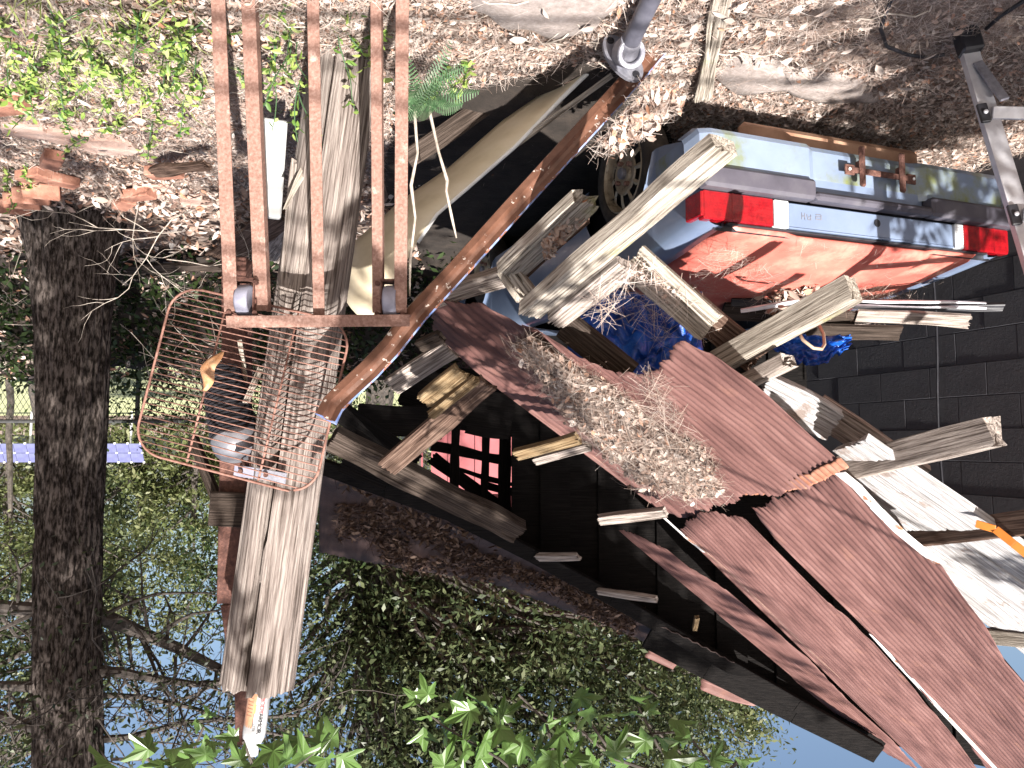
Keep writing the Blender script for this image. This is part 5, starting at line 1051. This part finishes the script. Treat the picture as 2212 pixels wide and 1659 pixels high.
# unseen tree behind the photographer, leaf clusters placed to shade chosen spots
def above(T, Yb): T = Vector(T); return T - SUN / SUN.y * (T.y - Yb)
st = thing('unseen_shade_tree', 'unseen tree behind the photographer, its crown shaped to cast shade', 'tree', (5.2, -4, 0)); tr = MB(); rn = np.random.default_rng(77)
tr.tube([(5.2, -4, -.1), (5.1, -4, 2), (4.9, -3.9, 4.5), (4.6, -3.8, 7), (4.2, -3.6, 9.5)], [.34, .30, .26, .2, .12], 10)
SH = [(P(700, 1100, 5.5), -.8, .9, 1500), (P(850, 1130, 5.6), -.8, .9, 1500), (P(1000, 1190, 5.7), -.7, .9, 1500), (P(1150, 1250, 5.8), -.8, .9, 1400), (P(1310, 1325, 5.9), -.8, .5, 700), (P(1430, 1392, 5.9), -.8, .25, 200),
      (P(1200, 1080, 6.0), -1.2, .9, 1500), (P(1000, 1000, 6.0), -1.4, .8, 1200), (P(800, 1000, 5.0), -1.0, .5, 500),
      (PL(1560, 1325, NP, Q1), -.6, .16, 46), (PL(1640, 1390, NP, Q1), -.6, .16, 46), (PL(1730, 1465, NP, Q1), -.6, .16, 46), (PL(1850, 1560, NP, Q1), -.6, .16, 30), (PL(1000, 720, NP, Q1), -.4, .30, 230), (PL(1110, 800, NP, Q1), -.4, .22, 110), (PL(1260, 940, NP, Q1), -.4, .16, 45),
      ((3.1, 5.3, .2), -.5, .35, 300), ((3.1, 5.3, .6), -.5, .2, 110), ((3.12, 5.3, 1.4), -.5, .26, 210), ((3.1, 5.3, 2.08), -.5, .13, 60), ((3.1, 5.3, 2.5), -.5, .14, 70), ((3.1, 5.3, 3.25), -.5, .33, 280), ((3.1, 5.3, 4.0), -.5, .35, 280), ((3.36, 5.3, 1.0), -.5, .18, 90), ((3.36, 5.3, 1.8), -.5, .18, 90), ((3.36, 5.3, 2.6), -.5, .18, 90), (P(515, 1290, 3.2), -.3, .07, 14), (P(520, 1430, 3.2), -.3, .08, 12),
      ((2.95, 6.3, .1), -.8, .5, 650), ((3.8, 6.6, .1), -.8, .9, 1200), (G(2050, 90), -.3, .35, 260), (G(2150, 30), -.3, .35, 260), (G(1960, 30), -.3, .3, 160), (G(2150, 180), -.3, .25, 120), ((2.4, 7.8, .6), -.9, 1.0, 1400), ((3.9, 7.9, .6), -.9, 1.0, 1400), ((.9, 7.6, .6), -.9, .9, 1200), (G(40, 330), -.4, .3, 130), (G(230, 390), -.4, .16, 40), (G(70, 430), -.4, .25, 140), (P(790, 705, 2.95), -.3, .11, 70), (P(840, 645, 2.95), -.3, .09, 50), (P(1960, 1000, 3.35), .6, .10, 70), (P(1000, 420, 3.6), -.4, .2, 70), (P(860, 560, 3.6), -.4, .2, 70)]
P_ = []
for T, Yb, r_, cnt in SH:
    c = np.array(above(T, Yb)); k = max(3, cnt // (26 if cnt != 231 else 60)); cc = c + rn.normal(0, 1, (k, 3)) * r_ * .5; ci = rn.integers(0, k, cnt); P_.append(cc[ci] + rn.normal(0, 1, (cnt, 3)) * .13 * min(1, r_ + .3))
    e = Vector(c); s0 = Vector((4.9, -3.9, 4.5)).lerp(Vector((4.2, -3.6, 9.5)), min(1, max(0, (e.z - 4.5) / 5)))
    tr.tube([s0.lerp(e, q_ / 5) + Vector((0, 0, .5 * math.sin(math.pi * q_ / 5))) for q_ in range(6)], [.024 - .003 * q_ for q_ in range(6)], 5)
tr.build('trunk', [M['bark']], st); pos = np.concatenate(P_); n = len(pos)
o = scatter('crown', DIAM, pos, rots(n, .9), rn.uniform(.045, .085, n), M['leaf_a'], st); o['kind'] = 'stuff'
tree('unseen leafy shrub added beside the photographer to shade the ladder', -3.6, .4, 2.6, .05, [(-3.0, .7, 2.2, .75, .6, .75), (-3.6, .5, 2.7, .7, .6, .6)], 3600, .06, 'leaf_a', 51, None, 'shrub', .2, 12)  # unseen shrub, added to throw shade on the ground by the ladder

# ------------------------------------------------------------------ chain link fence, creeper, solar panels
fe = thing('chain_link_fence', 'old chain link fence with a dark top rail between the yard and the lawn', 'fence', (3.5, 9, 0))
z0, z1 = .35, 1.43; mb = MB(); mb.tube([(-1, 9, z1), (9, 8.9, z1)], .022, 8); mb.build('top_rail', [M['wire']], fe)
for x in (1.9, 4.4, 7.0): MB().tube([(x, 9.02, 0), (x, 9.02, z1 + .04)], .026, 8).build('fence_post', [M['wire']], fe)
mb = MB(); H_ = z1 - z0
for k in range(160):
    x0 = -1.2 + k * .07
    for sg in (-1, 1):
        p0, p1 = Vector((x0, 9 + .004 * sg, z0)), Vector((x0 + sg * H_ * .62, 9 + .004 * sg, z1)); mb.bar(p0, p1, .0042, .0042, (0, -1, 0), 0)
o = mb.build('mesh_wire', [M['wire']], fe); o['kind'] = 'stuff'
n = 2600; px = np.concatenate([rng.normal(3.7, .7, n // 2), rng.normal(2.6, .8, n // 2)]); pz = rng.normal(1.25, .22, n)
scatter('fence_creeper', DIAM, np.stack([px, 8.93 + rng.normal(0, .07, n), pz], 1), rots(n, .9), rng.uniform(.02, .045, n), M['leaf_c'], None, 'stuff', 'dark creeper leaves hanging on the chain link fence', 'creeper')
so_ = thing('solar_array', 'long row of blue solar panels on the far lawn', 'solar panels', (22, 38, 0)); pbase = None
SV = Vector((0, -.9, .43)).normalized(); SU = Vector((0, .43, .9)).normalized()
for c in range(15):
    for r_ in range(2):
        p = Vector((18.55 + c * .63, 38, 1.88)) + SU * r_ * .52
        if pbase is None: pbase = MB().box((0, 0, 0), (.61, .50, .04), None, .004).build('solar_panel', [M['solar']], None); o = pbase
        else: o = pbase.copy(); COL.objects.link(o)
        o.parent = None; o.matrix_basis = frame((1, 0, 0), SV, p); par(o, so_)
mb = MB()
for c in range(16):
    for r_ in range(3): mb.box(Vector((18.235 + c * .63, 37.94, 1.88)) + SU * (r_ - .5) * .52, (.08, .06, .08))
mb.build('panel_clamp', [M['white']], so_)
mb = MB()
for x in (19, 21.5, 24, 26.5): mb.tube([(x, 38.4, 0), (x, 38.4, 2.3)], .06, 8)
mb.build('stand', [M['alu']], so_)

# ------------------------------------------------------------------ sweetgum sprays hanging into the top of the view
def star(sz, rd):
    five = rd.random() < .65; V = [(-.1, 0, 0)]; pts = [(-.30, 0)]
    angs, ln = ((-2.0, -1.0, 0, 1.0, 2.0), (.55, .88, 1.08, .88, .55)) if five else ((-1.15, 0, 1.15), (.85, 1.12, .85))
    nt_ = .44 if five else .40
    for i, (a_, l_) in enumerate(zip(angs, ln)):
        l_ *= rd.uniform(.88, 1.1); wv = .23
        if i == 0: pts.append((.30 * math.cos(a_ - .5), .30 * math.sin(a_ - .5)))
        for dl, da in ((.62, -wv), (.86, -.10), (1, rd.uniform(-.05, .05)), (.86, .10), (.62, wv)): pts.append((l_ * dl * math.cos(a_ + da), l_ * dl * math.sin(a_ + da)))
        h_ = (angs[1] - angs[0]) / 2; pts.append((nt_ * math.cos(a_ + (h_ if i < len(angs) - 1 else .5)), nt_ * math.sin(a_ + (h_ if i < len(angs) - 1 else .5))))
    fold, cup = rd.uniform(.1, .75), rd.uniform(-.5, .1)
    allp = [(0, 0)] + pts
    return [(x * sz, y * sz, (abs(y) * fold + cup * (x * x + y * y) * .6 + .05 * math.sin(9 * x + 7 * y)) * sz) for x, y in allp], [(0, i, i % len(pts) + 1) for i in range(1, len(pts) + 1)]
def spray(label, leaves, twigs, seed, d):
    rd = random.Random(seed); t = thing('sweetgum_spray', label, 'branch', P(*twigs[0][0], d))
    mb = MB()
    for tw_ in twigs: mb.tube([P(x, y, d + .05 + .1 * nz(k * .7, seed)) for k, (x, y) in enumerate(tw_)], [.005 - .0006 * k for k in range(len(tw_))], 6)
    mb.build('twig', [M['limb']], t)
    for x, y, s in leaves:
        p = P(x, y, d + rd.uniform(-.12, .12)); V, Fc = star(s / F * d, rd)
        q_ = (Matrix.Rotation(rd.uniform(0, 6.3), 3, 'Z'))
        nrm = Vector((rd.gauss(-.25, .6), rd.gauss(-.6, .6), rd.gauss(.45, .55))).normalized(); Mx = frame(nrm.orthogonal(), nrm, p) @ q_.to_4x4()
        mk('leaf', V, Fc, M['gum'], t, False, None, Mx)
spray('sunlit sweetgum leaves hanging beside the bottle at the lower edge', [(x, y, s * .95) for x, y, s in [(240, 1650, 62), (320, 1618, 58), (372, 1618, 62), (410, 1640, 70), (445, 1630, 55), (300, 1662, 60), (430, 1560, 40), (455, 1545, 30), (505, 1592, 40), (590, 1622, 66), (620, 1640, 60), (655, 1632, 56), (690, 1610, 58), (716, 1595, 60), (705, 1640, 60), (560, 1655, 60), (520, 1642, 46), (350, 1655, 60), (640, 1600, 40), (455, 1600, 36)]], [[(300, 1760), (380, 1690), (410, 1640), (440, 1570)], [(600, 1760), (600, 1690), (660, 1640), (720, 1590)], [(600, 1760), (560, 1690), (525, 1600)], [(380, 1690), (320, 1640), (240, 1640)]], 5, 1.9)
lv = [(900, 1510, 34), (925, 1500, 36), (960, 1525, 38), (985, 1520, 40), (1015, 1535, 46), (930, 1545, 34), (1050, 1530, 46), (1085, 1545, 42), (915, 1585, 40), (960, 1590, 42), (1010, 1590, 44), (1050, 1600, 50), (1080, 1575, 52), (1120, 1585, 46), (1000, 1625, 52), (1040, 1640, 54), (1100, 1630, 50), (1130, 1605, 44), (1150, 1640, 46), (1175, 1580, 52), (1210, 1590, 50), (1240, 1600, 40), (1190, 1640, 50), (1230, 1640, 46), (1255, 1505, 44), (1275, 1540, 36), (1300, 1545, 38), (1230, 1545, 42), (1290, 1590, 44), (1330, 1625, 42), (1370, 1510, 30), (1365, 1540, 34), (1400, 1535, 26), (1395, 1600, 46), (1430, 1595, 40), (1460, 1555, 34), (1480, 1590, 34), (1450, 1640, 44), (1500, 1645, 40), (1540, 1640, 36), (740, 1640, 48), (1120, 1490, 24), (1560, 1600, 30), (1600, 1640, 36), (1350, 1650, 44), (1280, 1650, 44), (960, 1655, 50)]
spray('larger spray of half shaded sweetgum leaves at the lower edge in front of the evergreen', [(x, y, s * 1.2) for x, y, s in lv], [[(1150, 1800), (1150, 1700), (1080, 1640), (960, 1570), (900, 1520)], [(1150, 1700), (1200, 1640), (1180, 1560), (1120, 1500)], [(1500, 1800), (1480, 1690), (1420, 1610), (1380, 1530)], [(1480, 1690), (1330, 1640), (1260, 1540), (1240, 1510)], [(1500, 1800), (1560, 1680), (1480, 1580), (1340, 1590)], [(1560, 1680), (1600, 1640)]], 6, 2.3)
